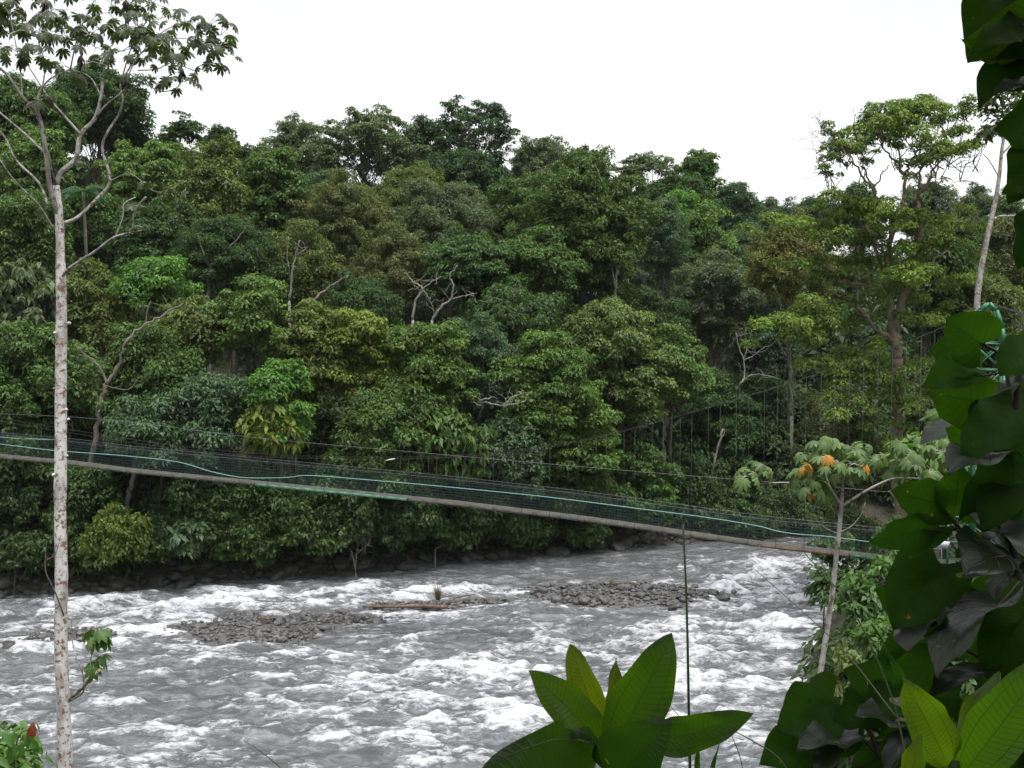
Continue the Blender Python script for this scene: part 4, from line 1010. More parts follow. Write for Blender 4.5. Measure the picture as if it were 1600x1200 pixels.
# netting and hand cables
HR = 1.12
for off, mt in ((-.1, M_NET), (WID + .1, M_NET)):
    net = MB(); ss = np.arange(.1, SL, .13)
    Vn = []; Qn = []
    for i, s_ in enumerate(ss):
        a = along(s_, off, .02); b = along(s_, off, HR - .02); t_ = unit(along(s_ + .1) - along(s_ - .05)) * .004; n_ = np.array([-t_[1], t_[0], 0])
        k_ = len(Vn); Vn += [a - t_, a + t_, b + t_, b - t_]; Qn.append((k_, k_ + 1, k_ + 2, k_ + 3))
    for h in np.linspace(.1, HR - .08, 8):
        for a, b in zip(np.arange(0, SL - 1, 1.0), np.arange(1, SL, 1.0)):
            pa = along(a, off, h); pb = along(b, off, h); k_ = len(Vn); u_ = np.array([0, 0, .005]); Vn += [pa - u_, pb - u_, pb + u_, pa + u_]; Qn.append((k_, k_ + 1, k_ + 2, k_ + 3))
    mesh_obj('netting', np.array(Vn), [np.array(Qn)], mt, bridge)
    c_ = MB(); c_.tube([along(s_, off, HR) for s_ in np.arange(0, SL, .8)], .009, 5); c_.build('hand_cable', M_CABLE, bridge)
for s_ in np.arange(1.0, SL, 1.35):
    pass
RP = [(-200, 672), (0, 694), (85, 704), (180, 711), (260, 719), (295, 726), (330, 737), (370, 745), (400, 747), (450, 746), (486, 743), (600, 752), (700, 761), (850, 776), (1000, 795), (1100, 808), (1180, 821), (1215, 830), (1250, 835), (1300, 839), (1400, 852), (1470, 858)]
r_ = MB(); r_.tube(smooth_path([P(a, b, float(brY(a)) - .16) for a, b in RP], 4), .02, 6); r_.build('rope', M_ROPE, bridge)
r_ = MB(); r_.tube(smooth_path([P(a, b, float(brY(a)) + 1.4) for a, b in ((-200, 664), (0, 683), (50, 686), (85, 687))], 4), .025, 6); r_.build('rope', M_ROPE, bridge)
# main cables
MCX = [-260, -100, 0, 100, 250, 400, 500, 620, 750, 880, 1000, 1120, 1230, 1320, 1400, 1470, 1545]
MCY = [600, 636, 657, 674, 697, 712, 716, 717, 711, 695, 667, 633, 600, 570, 541, 513, 477]
for off in (-.12, WID + .12):
    c_ = MB(); pts_ = []
    for a, b in zip(MCX, MCY):
        s_ = s_at(min(a, 1500)); q = P(a, b, float(brY(a))); n_ = along(s_, off) - along(s_, 0); pts_.append(q + n_)
    sp_ = smooth_path(pts_, 5); c_.tube(sp_, .008, 6); c_.build('main_cable', M_CABLED, bridge)
    hx = np.arange(-240, 1480, 44) + (22 if off > 0 else 0)
    for x in hx:
        s_ = s_at(x); lo = along(s_, off, -.12); j = np.argmin(np.hypot(sp_[:, 0] - lo[0], sp_[:, 1] - lo[1])); top = np.array([lo[0], lo[1], np.interp(lo[0], sp_[:, 0], sp_[:, 2])])
        if top[2] - lo[2] < .3: continue
        h_ = MB(); h_.tube([lo, top], .007, 4); h_.build('hanger', M_CABLED, bridge)
# tower at the right landing: two pointed lattice frames
tw = []
for off in (-.25, WID + .25):
    s_ = s_at(1500); n_ = along(s_, off) - along(s_, 0)
    fr = MB(); y_ = float(brY(1545)); top = P(1545, 474, y_) + n_; foot = P(1545, 900, y_) + n_; foot[2] = min(foot[2], float(terr(foot[0], foot[1])) - .2)
    ax_ = unit(dirn[-1]); up_ = np.array([0, 0, 1.0]); hw = .55; hw2 = .62
    sh = top - up_ * 1.6
    L_ = [foot - ax_ * hw2, sh - ax_ * hw, sh - ax_ * hw * .93 + up_ * .6, top - ax_ * .28 - up_ * .28, top]
    R_ = [foot + ax_ * hw2, sh + ax_ * hw, sh + ax_ * hw * .93 + up_ * .6, top + ax_ * .28 - up_ * .28, top]
    for pl_ in (L_, R_):
        for a, b in zip(pl_[:-1], pl_[1:]): beam(fr, a, b, .13, .13, up=(0, 1, 0))
    H_ = foot[2]; nb_ = 9
    for i in range(nb_):
        z0 = foot + (sh - foot) * i / nb_; z1 = foot + (sh - foot) * (i + 1) / nb_; w0 = hw2 + (hw - hw2) * i / nb_; w1 = hw2 + (hw - hw2) * (i + 1) / nb_
        beam(fr, z0 - ax_ * w0, z1 + ax_ * w1, .045, .045, up=(0, 1, 0)); beam(fr, z0 + ax_ * w0, z1 - ax_ * w1, .04, .04, up=(0, 1, 0)); beam(fr, z1 - ax_ * w1, z1 + ax_ * w1, .05, .05, up=(0, 1, 0))
    fr.build('tower_frame', M_GREEN, bridge); tw.append((top, foot, sh))
cr = MB()
for f_ in (0.35, .62, .86):
    a = tw[0][1] + (tw[0][0] - tw[0][1]) * f_; b = tw[1][1] + (tw[1][0] - tw[1][1]) * f_
    for sg in (-.5, .5): beam(cr, a + ax_ * sg, b + ax_ * sg, .07, .07)
    beam(cr, a - ax_ * .5, b + ax_ * .5 , .04, .04)
cr.build('cross_brace', M_GREEN, bridge)
rl = MB()
for x in (1450, 1480, 1510, 1540):
    s_ = s_at(min(x, 1500)); a = P(x, np.interp(x, BX, BYp) + 3, float(brY(x)) - .2); beam(rl, a - np.array([0, 0, .5]), a + np.array([0, 0, 1.7]), .07, .07)
beam(rl, P(1440, 808, float(brY(1440)) - .24), P(1545, 808, float(brY(1545)) - .24), .06, .08)
beam(rl, P(1440, 846, float(brY(1440)) - .24), P(1545, 848, float(brY(1545)) - .24), .04, .05)
rl.build('landing_rail', M_GREEN, bridge)
c_ = MB()
for o_ in (0, 1): c_.tube([tw[o_][0], tw[o_][0] + np.array([7.0, -2.6, -2.4])], .022, 6)
c_.build('back_stay', M_CABLED, bridge)
# notice board on its pole and the lone wire
q = P(1472, 851, 43.6); sg = thing('notice_board', 'small blank white notice board on a thin pole by the bridge landing', 'sign', (q[0], q[1], float(terr(q[0], q[1])) - .1))
mbx = MB(); ux = unit(np.array([1, .15, -.16])); vx = np.array([.05, -.25, 1.0]); vx = unit(vx - ux * (vx @ ux)); mbx.box(q, [.27, .16, .012], [ux, vx, np.cross(ux, vx)]); mbx.build('board', plain_mat('white_board', (.72, .70, .80), .5), sg)
mbx = MB(); mbx.tube([np.array([q[0], q[1] + .04, float(terr(q[0], q[1])) - .1]), q + np.array([0, .04, .05])], .02, 6); mbx.build('pole', M_CABLE, sg)
mbx = MB(); fx = 1.0
for a, b in ((-1, 0), (1, 0)): mbx.box(q + ux * .275 * a, [.012, .17, .02], [ux, vx, np.cross(ux, vx)])
mbx.build('board_edge', plain_mat('board_edge', (.45, .45, .48), .5), sg)
w_ = MB(); wp = [P(-250, 640, 53), P(120, 652, 51), P(400, 684, 49.5), P(700, 711, 48), P(1000, 737, 46.5), P(1250, 757, 45), P(1480, 776, 43.5), P(1700, 790, 42)]
w_.tube(smooth_path(wp, 5), .009, 5); tag(w_.build('overhead_wire', M_CABLE), 'single thin grey wire strung above the footbridge netting', 'wire')
mb_ = MB(); q = P(610, 718, float(brY(610)) - .2); mb_.tube([q + np.array([-.22, 0, -.04]), q, q + np.array([.22, 0, .04])], [.02, .035, .02], 6); mb_.build('cable_clamp', plain_mat('pale_clamp', (.6, .55, .5), .5), bridge)

# ------------------------------------------------------------------ drift log and grass tuft on the bar
M_LOG = bark_mat('driftwood', (.13, .075, .048), (.08, .055, .04), (.2, .17, .14), 3, .5, .6)
lg = MB(); q = smooth_path([W(567, 951) + [0, 0, .12], W(610, 954) + [0, 0, .2], W(650, 953) + [0, 0, .2], W(698, 955) + [0, 0, .22]], 6); lg.tube(q, np.interp(np.linspace(0, 1, len(q)), [0, .6, 1], [.05, .08, .11]), 8)
q = smooth_path([W(690, 952) + [0, 0, .2], W(712, 946) + [0, 0, .4], W(742, 943) + [0, 0, .5]], 5); lg.tube(q, np.linspace(.06, .025, len(q)), 6)
q = smooth_path([W(600, 953) + [0, 0, .2], W(590, 948) + [0, 0, .38]], 3); lg.tube(q, [.04, .03, .025, .02], 5)
tag(lg.build('drift_log', M_LOG, smooth=True), 'orange brown drift log lying across the gravel in midstream', 'log')
lg = MB(); q = smooth_path([W(958, 926) + [0, 0, .5], W(985, 926) + [0, 0, .55], W(1000, 927) + [0, 0, .5]], 4); lg.tube(q, np.linspace(.07, .05, len(q)), 7)
tag(lg.build('drift_stick', M_LOG, smooth=True), 'short brown drift stick on top of the right gravel bar', 'log')
lg = MB(); q = smooth_path([W(400, 978) + [0, 0, .4], W(420, 980) + [0, 0, .42], W(431, 979) + [0, 0, .45]], 4); lg.tube(q, np.linspace(.04, .09, len(q)), 7)
tag(lg.build('drift_stick', M_LOG, smooth=True), 'small orange drift stick on the left gravel bar', 'log')


def blades(name, label, c, n, h, spread, col, w=.02, cat='grass tuft'):
    Vs = []; Qs = []; var = []
    for i in range(n):
        a = RNG.uniform(0, 6.28); o_ = RNG.uniform(0, .18) * spread; b = np.array(c) + np.array([math.cos(a) * o_, math.sin(a) * o_, 0]); d = np.array([math.cos(a), math.sin(a), 0]) * spread * RNG.uniform(.1, 1)
        hh = h * RNG.uniform(.5, 1.1); e = np.array([-d[1], d[0], 0]); e = unit(e) * w
        k_ = len(Vs)
        for t_ in (0, .4, .75, 1): p_ = b + d * t_ ** 1.8 + np.array([0, 0, hh * (t_ - .18 * t_ ** 3)]); ww = e * (1 - t_ * .9); Vs += [p_ - ww, p_ + ww]
        Qs += [(k_ + 2 * j, k_ + 2 * j + 1, k_ + 2 * j + 3, k_ + 2 * j + 2) for j in range(3)]; var += [RNG.uniform()] * 3
    return tag(mesh_obj(name, np.array(Vs), [np.array(Qs)], M_LEAF, attr={'var': ('FACE', np.array(var))}, color=col), label, cat)


blades('grass_tuft', 'brown upright grass tuft growing on the bar beside the drift log', W(684, 942) + [0, 0, .05], 90, 1.15, .55, (.15, .11, .05))
blades('grass_tuft', 'tiny yellow green grass tuft on top of the right gravel bar', W(955, 926) + [0, 0, .45], 30, .35, .3, (.16, .18, .04))

# ------------------------------------------------------------------ foreground leaves
def big_leaf_mat(name, base, trans, tcol, mel=False, rough=.3, spec=.5, vr=.3, bump=.5, holes=False):
    m, nt, ns, ls = new_mat(name)
    uv = N(ns, 'ShaderNodeUVMap', uv_map='UVMap'); sp = N(ns, 'ShaderNodeSeparateXYZ'); ls.new(uv.outputs[0], sp.inputs[0])
    def M(op, a, b=None, c=None):
        n = N(ns, 'ShaderNodeMath', operation=op)
        for i, v in enumerate((a, b, c)):
            if v is None: continue
            if hasattr(v, 'is_linked'): ls.new(v, n.inputs[i])
            else: n.inputs[i].default_value = v
        return n.outputs[0]
    u = M('SUBTRACT', M('MULTIPLY', sp.outputs[0], 2), 1); au = M('ABSOLUTE', u); v = sp.outputs[1]
    mid = rng_map(ns, ls, au, 0, .035, 1, 0)
    if mel:
        side = rng_map(ns, ls, M('ABSOLUTE', M('SUBTRACT', au, .62)), 0, .03, 1, 0)
        st = M('SINE', M('MULTIPLY_ADD', v, 150, M('MULTIPLY', au, -14))); fine = rng_map(ns, ls, st, .3, 1, 0, .4)
        vein = M('MAXIMUM', M('MAXIMUM', mid, side), fine)
    else:
        st = M('SINE', M('MULTIPLY_ADD', v, 44, M('MULTIPLY', au, -15))); fine = rng_map(ns, ls, st, .93, 1, 0, .7); vein = M('MAXIMUM', mid, fine)
    tc = N(ns, 'ShaderNodeTexCoord'); nz = N(ns, 'ShaderNodeTexNoise'); nz.inputs['Scale'].default_value = 26; nz.inputs['Detail'].default_value = 5; ls.new(tc.outputs['Object'], nz.inputs['Vector'])
    oi = N(ns, 'ShaderNodeObjectInfo')
    tint = mixc(ns, ls, 1.0, base, oi.outputs['Color'], 'MULTIPLY')
    col = mixc(ns, ls, M('MULTIPLY', rng_map(ns, ls, nz.outputs['Fac'], .35, .65, 0, 1), .5), tint, tuple(c * 1.5 for c in base))
    spot = rng_map(ns, ls, nz.outputs['Fac'], .70, .73, 0, 1)
    col = mixc(ns, ls, spot, col, (.16, .15, .03))
    bcol = mixc(ns, ls, M('MULTIPLY', vein, vr), col, tuple(min(c * 1.6, 1) for c in base))
    tbase = mixc(ns, ls, 1.0, tcol, oi.outputs['Color'], 'MULTIPLY')
    tcc = mixc(ns, ls, M('MULTIPLY', vein, .8), tbase, tuple(c * .3 for c in tcol)); tcc = mixc(ns, ls, spot, tcc, (.5, .5, .08))
    bp = N(ns, 'ShaderNodeBump'); bp.inputs['Strength'].default_value = bump; bp.inputs['Distance'].default_value = .003; bp.invert = True; ls.new(vein, bp.inputs['Height'])
    p = N(ns, 'ShaderNodeBsdfPrincipled'); ls.new(bcol, p.inputs['Base Color']); p.inputs['Roughness'].default_value = rough; ls.new(bp.outputs[0], p.inputs['Normal'])
    p.inputs['Specular IOR Level'].default_value = spec
    tr = N(ns, 'ShaderNodeBsdfTranslucent'); ls.new(tcc, tr.inputs[0])
    mx = N(ns, 'ShaderNodeMixShader'); mx.inputs[0].default_value = trans; ls.new(p.outputs[0], mx.inputs[1]); ls.new(tr.outputs[0], mx.inputs[2])
    o = N(ns, 'ShaderNodeOutputMaterial')
    if holes:                                        # insect holes
        nh = N(ns, 'ShaderNodeTexNoise'); nh.inputs['Scale'].default_value = 22; nh.inputs['Detail'].default_value = 2; ls.new(tc.outputs['Object'], nh.inputs['Vector'])
        tp = N(ns, 'ShaderNodeBsdfTransparent'); m2 = N(ns, 'ShaderNodeMixShader'); ls.new(rng_map(ns, ls, nh.outputs['Fac'], .735, .745, 0, 1), m2.inputs[0]); ls.new(mx.outputs[0], m2.inputs[1]); ls.new(tp.outputs[0], m2.inputs[2]); mx = m2
    ls.new(mx.outputs[0], o.inputs[0])
    return m


M_HEART = big_leaf_mat('heart_leaf', (.028, .075, .008), .55, (.058, .165, .005), rough=.55, spec=.06, vr=.12, bump=.2, holes=True)
M_GLOSS = big_leaf_mat('shiny_leaf', (.020, .028, .014), .35, (.03, .08, .004), rough=.36, spec=.5, vr=.25)
M_MEL = big_leaf_mat('ribbed_leaf', (.014, .032, .005), .55, (.15, .35, .008), mel=True, rough=.36, spec=.5)
M_STEM = plain_mat('dark_stem', (.035, .028, .02), .6)
M_STEMG = plain_mat('green_stem', (.05, .10, .02), .5)


def leaf_blade(parent, B, T, wid, roll=0.0, shape='heart', curl=.12, fold=.15, mat=None, tint=(1, 1, 1), seed=0, label=None):
    if shape == 'ell': wid *= .88
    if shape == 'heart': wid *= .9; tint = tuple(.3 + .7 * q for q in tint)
    """one big leaf from stalk end B to tip T (world), wid = full width / length"""
    B = np.asarray(B, float); T = np.asarray(T, float); a = T - B; L = np.linalg.norm(a); a = a / L
    view = unit((B + T) / 2 - CAM); s0 = unit(np.cross(a, view)); n0 = np.cross(s0, a)
    if n0 @ view > 0: n0 = -n0; 
    c_, s_ = math.cos(roll), math.sin(roll); sg_ = -1 if abs(roll) > .8 and (n0 * c_ - s0 * s_)[2] < (n0 * c_ + s0 * s_)[2] else 1
    sd = s0 * c_ + n0 * s_ * sg_; nr = n0 * c_ - s0 * s_ * sg_
    nv, nu = 22, 15; v = np.linspace(0, 1, nv)[:, None]; u = np.linspace(-1, 1, nu)[None]
    if shape == 'ell':
        hw = np.clip(v, 0, 1) ** .75 * (1 - v) ** .85; hw = hw / hw.max()
        push = 0 * u * v
    elif shape == 'blade':
        hw = np.sin(np.clip(v * .97 + .03, 0, 1) * math.pi) ** .8; push = 0 * u * v
    else:
        hw = np.where(v < .32, np.sqrt(np.clip(1 - ((v - .32) / .40) ** 2, 0, 1)), np.cos(np.clip((v - .32) / .68, 0, 1) * math.pi / 2) ** .72)
        hw = hw * (1 - .25 * sst(.8, 1, v)); push = -.20 * np.abs(u) ** 1.4 * (1 - v) ** 3
    rg = np.random.default_rng(seed + 100); ph = rg.uniform(0, 6.28, 4)
    edge = np.abs(u) ** 3
    if shape == 'lobed':
        hw = hw * (1 + .15 * np.sin(v * 13 + ph[0] + np.sign(u) * .9) * edge + (.02) * np.sin(v * 43 + ph[1]) * edge)
    else:
        hw = hw * (1 + .03 * np.sin(v * 17 + ph[0] + np.sign(u)) * edge)
    W_ = wid * L / 2
    h = -curl * L * 4 * (v - .5) ** 2 + curl * L + fold * np.abs(u) * hw * W_ + .025 * L * np.sin(v * 9 + ph[2]) * u * hw + .03 * L * edge * np.sin(v * 13 + ph[3] + u)
    if shape != 'ell': h = h - .10 * W_ * np.abs(np.sin(v * 22 - np.abs(u) * 7.5)) * .25
    pos = B + a * ((v + push) * L)[..., None] + sd * (u * hw * W_)[..., None] + nr * h[..., None]
    i = np.arange(nv - 1)[:, None] * nu + np.arange(nu - 1)[None]; Qf = np.stack([i, i + 1, i + 1 + nu, i + nu], -1).reshape(-1, 4)
    uv = np.stack([np.broadcast_to((u + 1) / 2, (nv, nu)), np.broadcast_to(v, (nv, nu))], -1).reshape(-1, 2)
    o = mesh_obj('leaf', pos.reshape(-1, 3), [Qf], mat, parent, uv=uv, smooth=True, color=tint)
    if label: o['label'] = label
    return o


def stems(parent, polys, mat):
    for pts, r0, r1 in polys:
        q = smooth_path([P(*p_) for p_ in pts], 6); m_ = MB(); m_.tube(q, np.linspace(r0, r1, len(q)), 7); m_.build('stem', mat, parent, smooth=True)


def ground_at(px, py, Yd):
    q = P(px, py, Yd); return (q[0], q[1], float(terr(q[0], q[1])))


# upright ribbed-leaf plant, bottom centre
d = 1.75
root = thing('ribbed_leaf_plant', 'foreground plant with large upright ribbed pointed leaves at the bottom centre', 'plant', ground_at(950, 1300, d))
stems(root, [([(958, 1135, d), (953, 1180, d), (948, 1260, d), (945, 1500, d)], .007, .010)], M_STEMG)
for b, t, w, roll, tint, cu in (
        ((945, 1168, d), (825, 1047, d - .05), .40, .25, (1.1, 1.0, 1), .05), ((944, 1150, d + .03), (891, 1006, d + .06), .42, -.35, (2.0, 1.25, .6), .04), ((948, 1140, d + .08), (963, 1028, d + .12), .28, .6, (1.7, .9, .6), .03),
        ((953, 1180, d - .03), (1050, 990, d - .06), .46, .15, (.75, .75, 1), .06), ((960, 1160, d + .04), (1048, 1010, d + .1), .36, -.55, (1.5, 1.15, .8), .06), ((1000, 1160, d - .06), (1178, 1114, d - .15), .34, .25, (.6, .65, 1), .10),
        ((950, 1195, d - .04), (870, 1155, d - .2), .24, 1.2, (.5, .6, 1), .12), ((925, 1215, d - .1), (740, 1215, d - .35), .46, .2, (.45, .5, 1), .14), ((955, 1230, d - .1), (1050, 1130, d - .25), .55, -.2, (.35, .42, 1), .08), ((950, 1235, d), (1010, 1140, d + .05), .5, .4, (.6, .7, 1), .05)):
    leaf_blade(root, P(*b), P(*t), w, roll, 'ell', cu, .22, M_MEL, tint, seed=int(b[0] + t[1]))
stems(root, [([(955, 1185, d), (975, 1170, d - .03), (1000, 1160, d - .06)], .004, .003)], M_STEMG)
# second ribbed plant bottom right
d = 1.35
root = thing('ribbed_leaf_plant', 'foreground plant with bright yellow green ribbed leaves in the bottom right corner', 'plant', ground_at(1490, 1300, d))
stems(root, [([(1492, 1185, d), (1490, 1230, d), (1485, 1500, d)], .007, .010)], M_STEMG)
for b, t, w, roll, tint, cu in (
        ((1482, 1198, d), (1412, 1062, d - .04), .44, .2, (1.45, 1.15, .9), .05), ((1494, 1190, d + .04), (1562, 1050, d + .08), .33, -.4, (1.5, 1.15, .7), .03), ((1500, 1215, d), (1640, 1025, d - .06), .42, .15, (1.0, 1.0, .9), .06), ((1418, 1240, d - .08), (1440, 1148, d - .1), .38, -.3, (1.6, 1.15, .7), .05), ((1495, 1180, d + .05), (1488, 1120, d + .07), .14, .5, (1.4, .7, .5), .03)):
    leaf_blade(root, P(*b), P(*t), w, roll, 'ell', cu, .2, M_MEL, tint, seed=int(b[0] + t[1]))

# lobed leaves hanging in from the top right
d = 2.3
root = thing('lobed_leaf_branch', 'dark backlit branch with jagged broad leaves hanging in at the top right corner', 'tree', ground_at(1900, 600, d))
stems(root, [([(1760, 2400, d + .2), (1780, 1300, d + .2), (1760, 500, d + .1), (1700, 150, d), (1640, 60, d), (1600, 30, d)], .03, .006), ([(1760, 500, d + .1), (1690, 320, d), (1620, 215, d)], .008, .004), ([(1690, 320, d), (1640, 260, d)], .005, .003)], M_STEM)
for b, t, w, roll, cu, tint in (((1600, 40, d - .1), (1512, 88, d - .15), .42, .4, .12, (.9, .9, 1)), ((1585, 90, d + .02), (1541, 118, d), .5, .3, .1, (1.2, 1.2, 1)), ((1600, 130, d - .1), (1552, 148, d - .12), .55, .9, .1, (1, 1, 1)), ((1605, 285, d - .1), (1566, 302, d - .12), .7, .2, .1, (1.1, 1.1, 1)), ((1640, -10, d), (1512, 98, d - .05), .95, .3, .1, (.8, .8, 1)), ((1640, 30, d - .02), (1505, 62, d - .1), .7, -.5, .1, (1.1, 1, 1)), ((1620, -70, d + .05), (1545, 30, d), .9, .2, .1, (.7, .8, 1)), ((1612, 75, d), (1528, 172, d - .06), .46, .5, .12, (.55, .6, 1)), ((1650, 120, d), (1575, 140, d - .05), .8, .8, .1, (.8, .8, 1)),
                                ((1650, 195, d), (1556, 205, d - .1), .75, .1, .08, (.8, .9, 1)), ((1660, 215, d - .05), (1575, 320, d - .1), .62, .2, .1, (.7, .8, 1)), ((1650, 90, d + .05), (1585, 60, d), .9, .2, .1, (1, 1, 1)), ((1650, 330, d), (1590, 420, d - .1), .5, .3, .1, (.7, .8, 1)), ((1665, 240, d + .1), (1580, 270, d + .05), .9, -.3, .1, (1.1, 1.1, 1)), ((1640, 150, d + .1), (1578, 195, d + .1), .9, -.2, .1, (1.1, 1.1, 1))):
    leaf_blade(root, P(*b), P(*t), w, roll, 'lobed', cu, .12, M_GLOSS if roll > .85 else M_HEART, tuple(.6 * q for q in tint), seed=int(b[1] + t[0]))

# heart-leaved shrub down the right side
d = 2.6
root = thing('heart_leaf_shrub', 'tall dark backlit shrub with large heart shaped leaves filling the right side', 'shrub', ground_at(1640, 1300, d))
stems(root, [([(1600, 2200, d), (1605, 1300, d), (1600, 1050, d), (1590, 900, d), (1570, 780, d), (1585, 690, d), (1590, 600, d), (1600, 540, d)], .02, .006),
             ([(1600, 940, d), (1530, 860, d - .03), (1490, 815, d - .05), (1470, 790, d - .05)], .006, .003), ([(1498, 825, d - .05), (1475, 830, d - .06), (1440, 828, d - .08)], .003, .002), ([(1585, 690, d), (1570, 570, d), (1540, 540, d - .02), (1530, 535, d - .02)], .005, .003), ([(1568, 580, d), (1550, 585, d), (1520, 587, d)], .003, .002), ([(1575, 700, d), (1560, 640, d), (1550, 630, d)], .004, .003),
             ([(1600, 900, d), (1560, 945, d - .05), (1530, 960, d - .05)], .005, .003), ([(1600, 1060, d), (1500, 1010, d), (1450, 970, d)], .006, .003), ([(1605, 1150, d), (1480, 1130, d - .05), (1380, 1110, d - .1), (1340, 1075, d - .12)], .007, .003), ([(1400, 1112, d - .1), (1370, 1075, d - .1), (1350, 1050, d - .1)], .004, .002)], M_STEM)
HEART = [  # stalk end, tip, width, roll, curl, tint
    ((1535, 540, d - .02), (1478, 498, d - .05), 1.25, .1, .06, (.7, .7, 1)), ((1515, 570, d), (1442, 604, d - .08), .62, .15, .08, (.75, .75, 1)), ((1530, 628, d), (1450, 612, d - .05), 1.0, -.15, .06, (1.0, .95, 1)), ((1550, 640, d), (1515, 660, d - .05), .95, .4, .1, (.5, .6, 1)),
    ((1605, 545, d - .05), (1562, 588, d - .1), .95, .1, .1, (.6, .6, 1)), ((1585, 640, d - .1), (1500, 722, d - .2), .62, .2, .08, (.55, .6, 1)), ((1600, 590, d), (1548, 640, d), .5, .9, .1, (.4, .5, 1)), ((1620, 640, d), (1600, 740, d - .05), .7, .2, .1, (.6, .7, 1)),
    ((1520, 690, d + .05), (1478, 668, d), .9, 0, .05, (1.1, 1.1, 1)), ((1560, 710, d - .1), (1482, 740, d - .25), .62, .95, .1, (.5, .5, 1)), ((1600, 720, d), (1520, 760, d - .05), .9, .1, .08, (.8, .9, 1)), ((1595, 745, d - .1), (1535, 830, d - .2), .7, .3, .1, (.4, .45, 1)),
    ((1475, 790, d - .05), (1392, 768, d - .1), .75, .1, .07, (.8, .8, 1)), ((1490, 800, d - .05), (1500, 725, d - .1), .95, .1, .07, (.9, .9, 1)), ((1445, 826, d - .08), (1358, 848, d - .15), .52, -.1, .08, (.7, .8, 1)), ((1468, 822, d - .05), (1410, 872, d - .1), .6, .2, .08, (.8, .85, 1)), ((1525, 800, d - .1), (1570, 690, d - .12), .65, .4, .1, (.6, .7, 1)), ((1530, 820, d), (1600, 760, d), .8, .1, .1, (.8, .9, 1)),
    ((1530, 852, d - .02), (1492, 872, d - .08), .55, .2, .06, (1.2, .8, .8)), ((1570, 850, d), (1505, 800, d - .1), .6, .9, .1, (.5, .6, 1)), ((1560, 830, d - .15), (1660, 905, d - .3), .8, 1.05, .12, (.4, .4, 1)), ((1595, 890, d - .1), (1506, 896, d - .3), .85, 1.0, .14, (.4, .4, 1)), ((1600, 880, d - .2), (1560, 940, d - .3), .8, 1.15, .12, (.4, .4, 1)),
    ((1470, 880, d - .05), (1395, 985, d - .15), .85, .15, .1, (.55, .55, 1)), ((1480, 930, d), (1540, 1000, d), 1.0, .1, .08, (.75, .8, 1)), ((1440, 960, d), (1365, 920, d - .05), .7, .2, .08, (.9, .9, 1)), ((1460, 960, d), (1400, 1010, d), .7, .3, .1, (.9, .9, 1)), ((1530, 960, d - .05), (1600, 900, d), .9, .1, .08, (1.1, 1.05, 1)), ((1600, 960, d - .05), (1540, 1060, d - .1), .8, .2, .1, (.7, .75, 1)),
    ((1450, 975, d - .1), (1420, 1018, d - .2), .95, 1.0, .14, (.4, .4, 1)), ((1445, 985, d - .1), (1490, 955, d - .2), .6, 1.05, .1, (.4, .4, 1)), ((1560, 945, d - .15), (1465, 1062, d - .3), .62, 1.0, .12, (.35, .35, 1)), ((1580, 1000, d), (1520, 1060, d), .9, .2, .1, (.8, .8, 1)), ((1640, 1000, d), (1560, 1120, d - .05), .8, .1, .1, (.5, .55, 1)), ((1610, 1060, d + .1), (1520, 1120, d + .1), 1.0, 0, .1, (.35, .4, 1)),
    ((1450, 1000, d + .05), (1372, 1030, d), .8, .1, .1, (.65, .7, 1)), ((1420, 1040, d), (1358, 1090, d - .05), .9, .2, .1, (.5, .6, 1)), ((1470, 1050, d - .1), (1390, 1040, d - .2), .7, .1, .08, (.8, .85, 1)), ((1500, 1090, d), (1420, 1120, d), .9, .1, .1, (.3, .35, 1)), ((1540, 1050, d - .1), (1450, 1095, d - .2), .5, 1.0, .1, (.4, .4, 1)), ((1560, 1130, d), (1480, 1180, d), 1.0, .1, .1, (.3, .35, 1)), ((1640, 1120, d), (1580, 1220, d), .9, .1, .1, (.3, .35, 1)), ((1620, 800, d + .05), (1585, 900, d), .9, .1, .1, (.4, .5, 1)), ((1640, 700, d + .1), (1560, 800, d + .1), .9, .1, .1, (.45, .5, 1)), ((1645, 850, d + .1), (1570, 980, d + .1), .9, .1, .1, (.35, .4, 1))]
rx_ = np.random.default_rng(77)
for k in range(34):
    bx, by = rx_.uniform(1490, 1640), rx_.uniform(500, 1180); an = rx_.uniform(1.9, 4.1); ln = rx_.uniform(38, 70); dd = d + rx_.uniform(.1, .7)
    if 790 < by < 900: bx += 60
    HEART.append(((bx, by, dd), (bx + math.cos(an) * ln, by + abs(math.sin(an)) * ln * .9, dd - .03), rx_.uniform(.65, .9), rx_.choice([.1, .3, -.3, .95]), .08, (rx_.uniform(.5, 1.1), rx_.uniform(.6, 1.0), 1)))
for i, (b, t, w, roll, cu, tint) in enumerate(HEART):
    leaf_blade(root, P(*b), P(*t), w, roll, 'heart', cu, .14, M_GLOSS if roll > .8 else M_HEART, tint if roll < .8 else (1, 1, 1), seed=i)

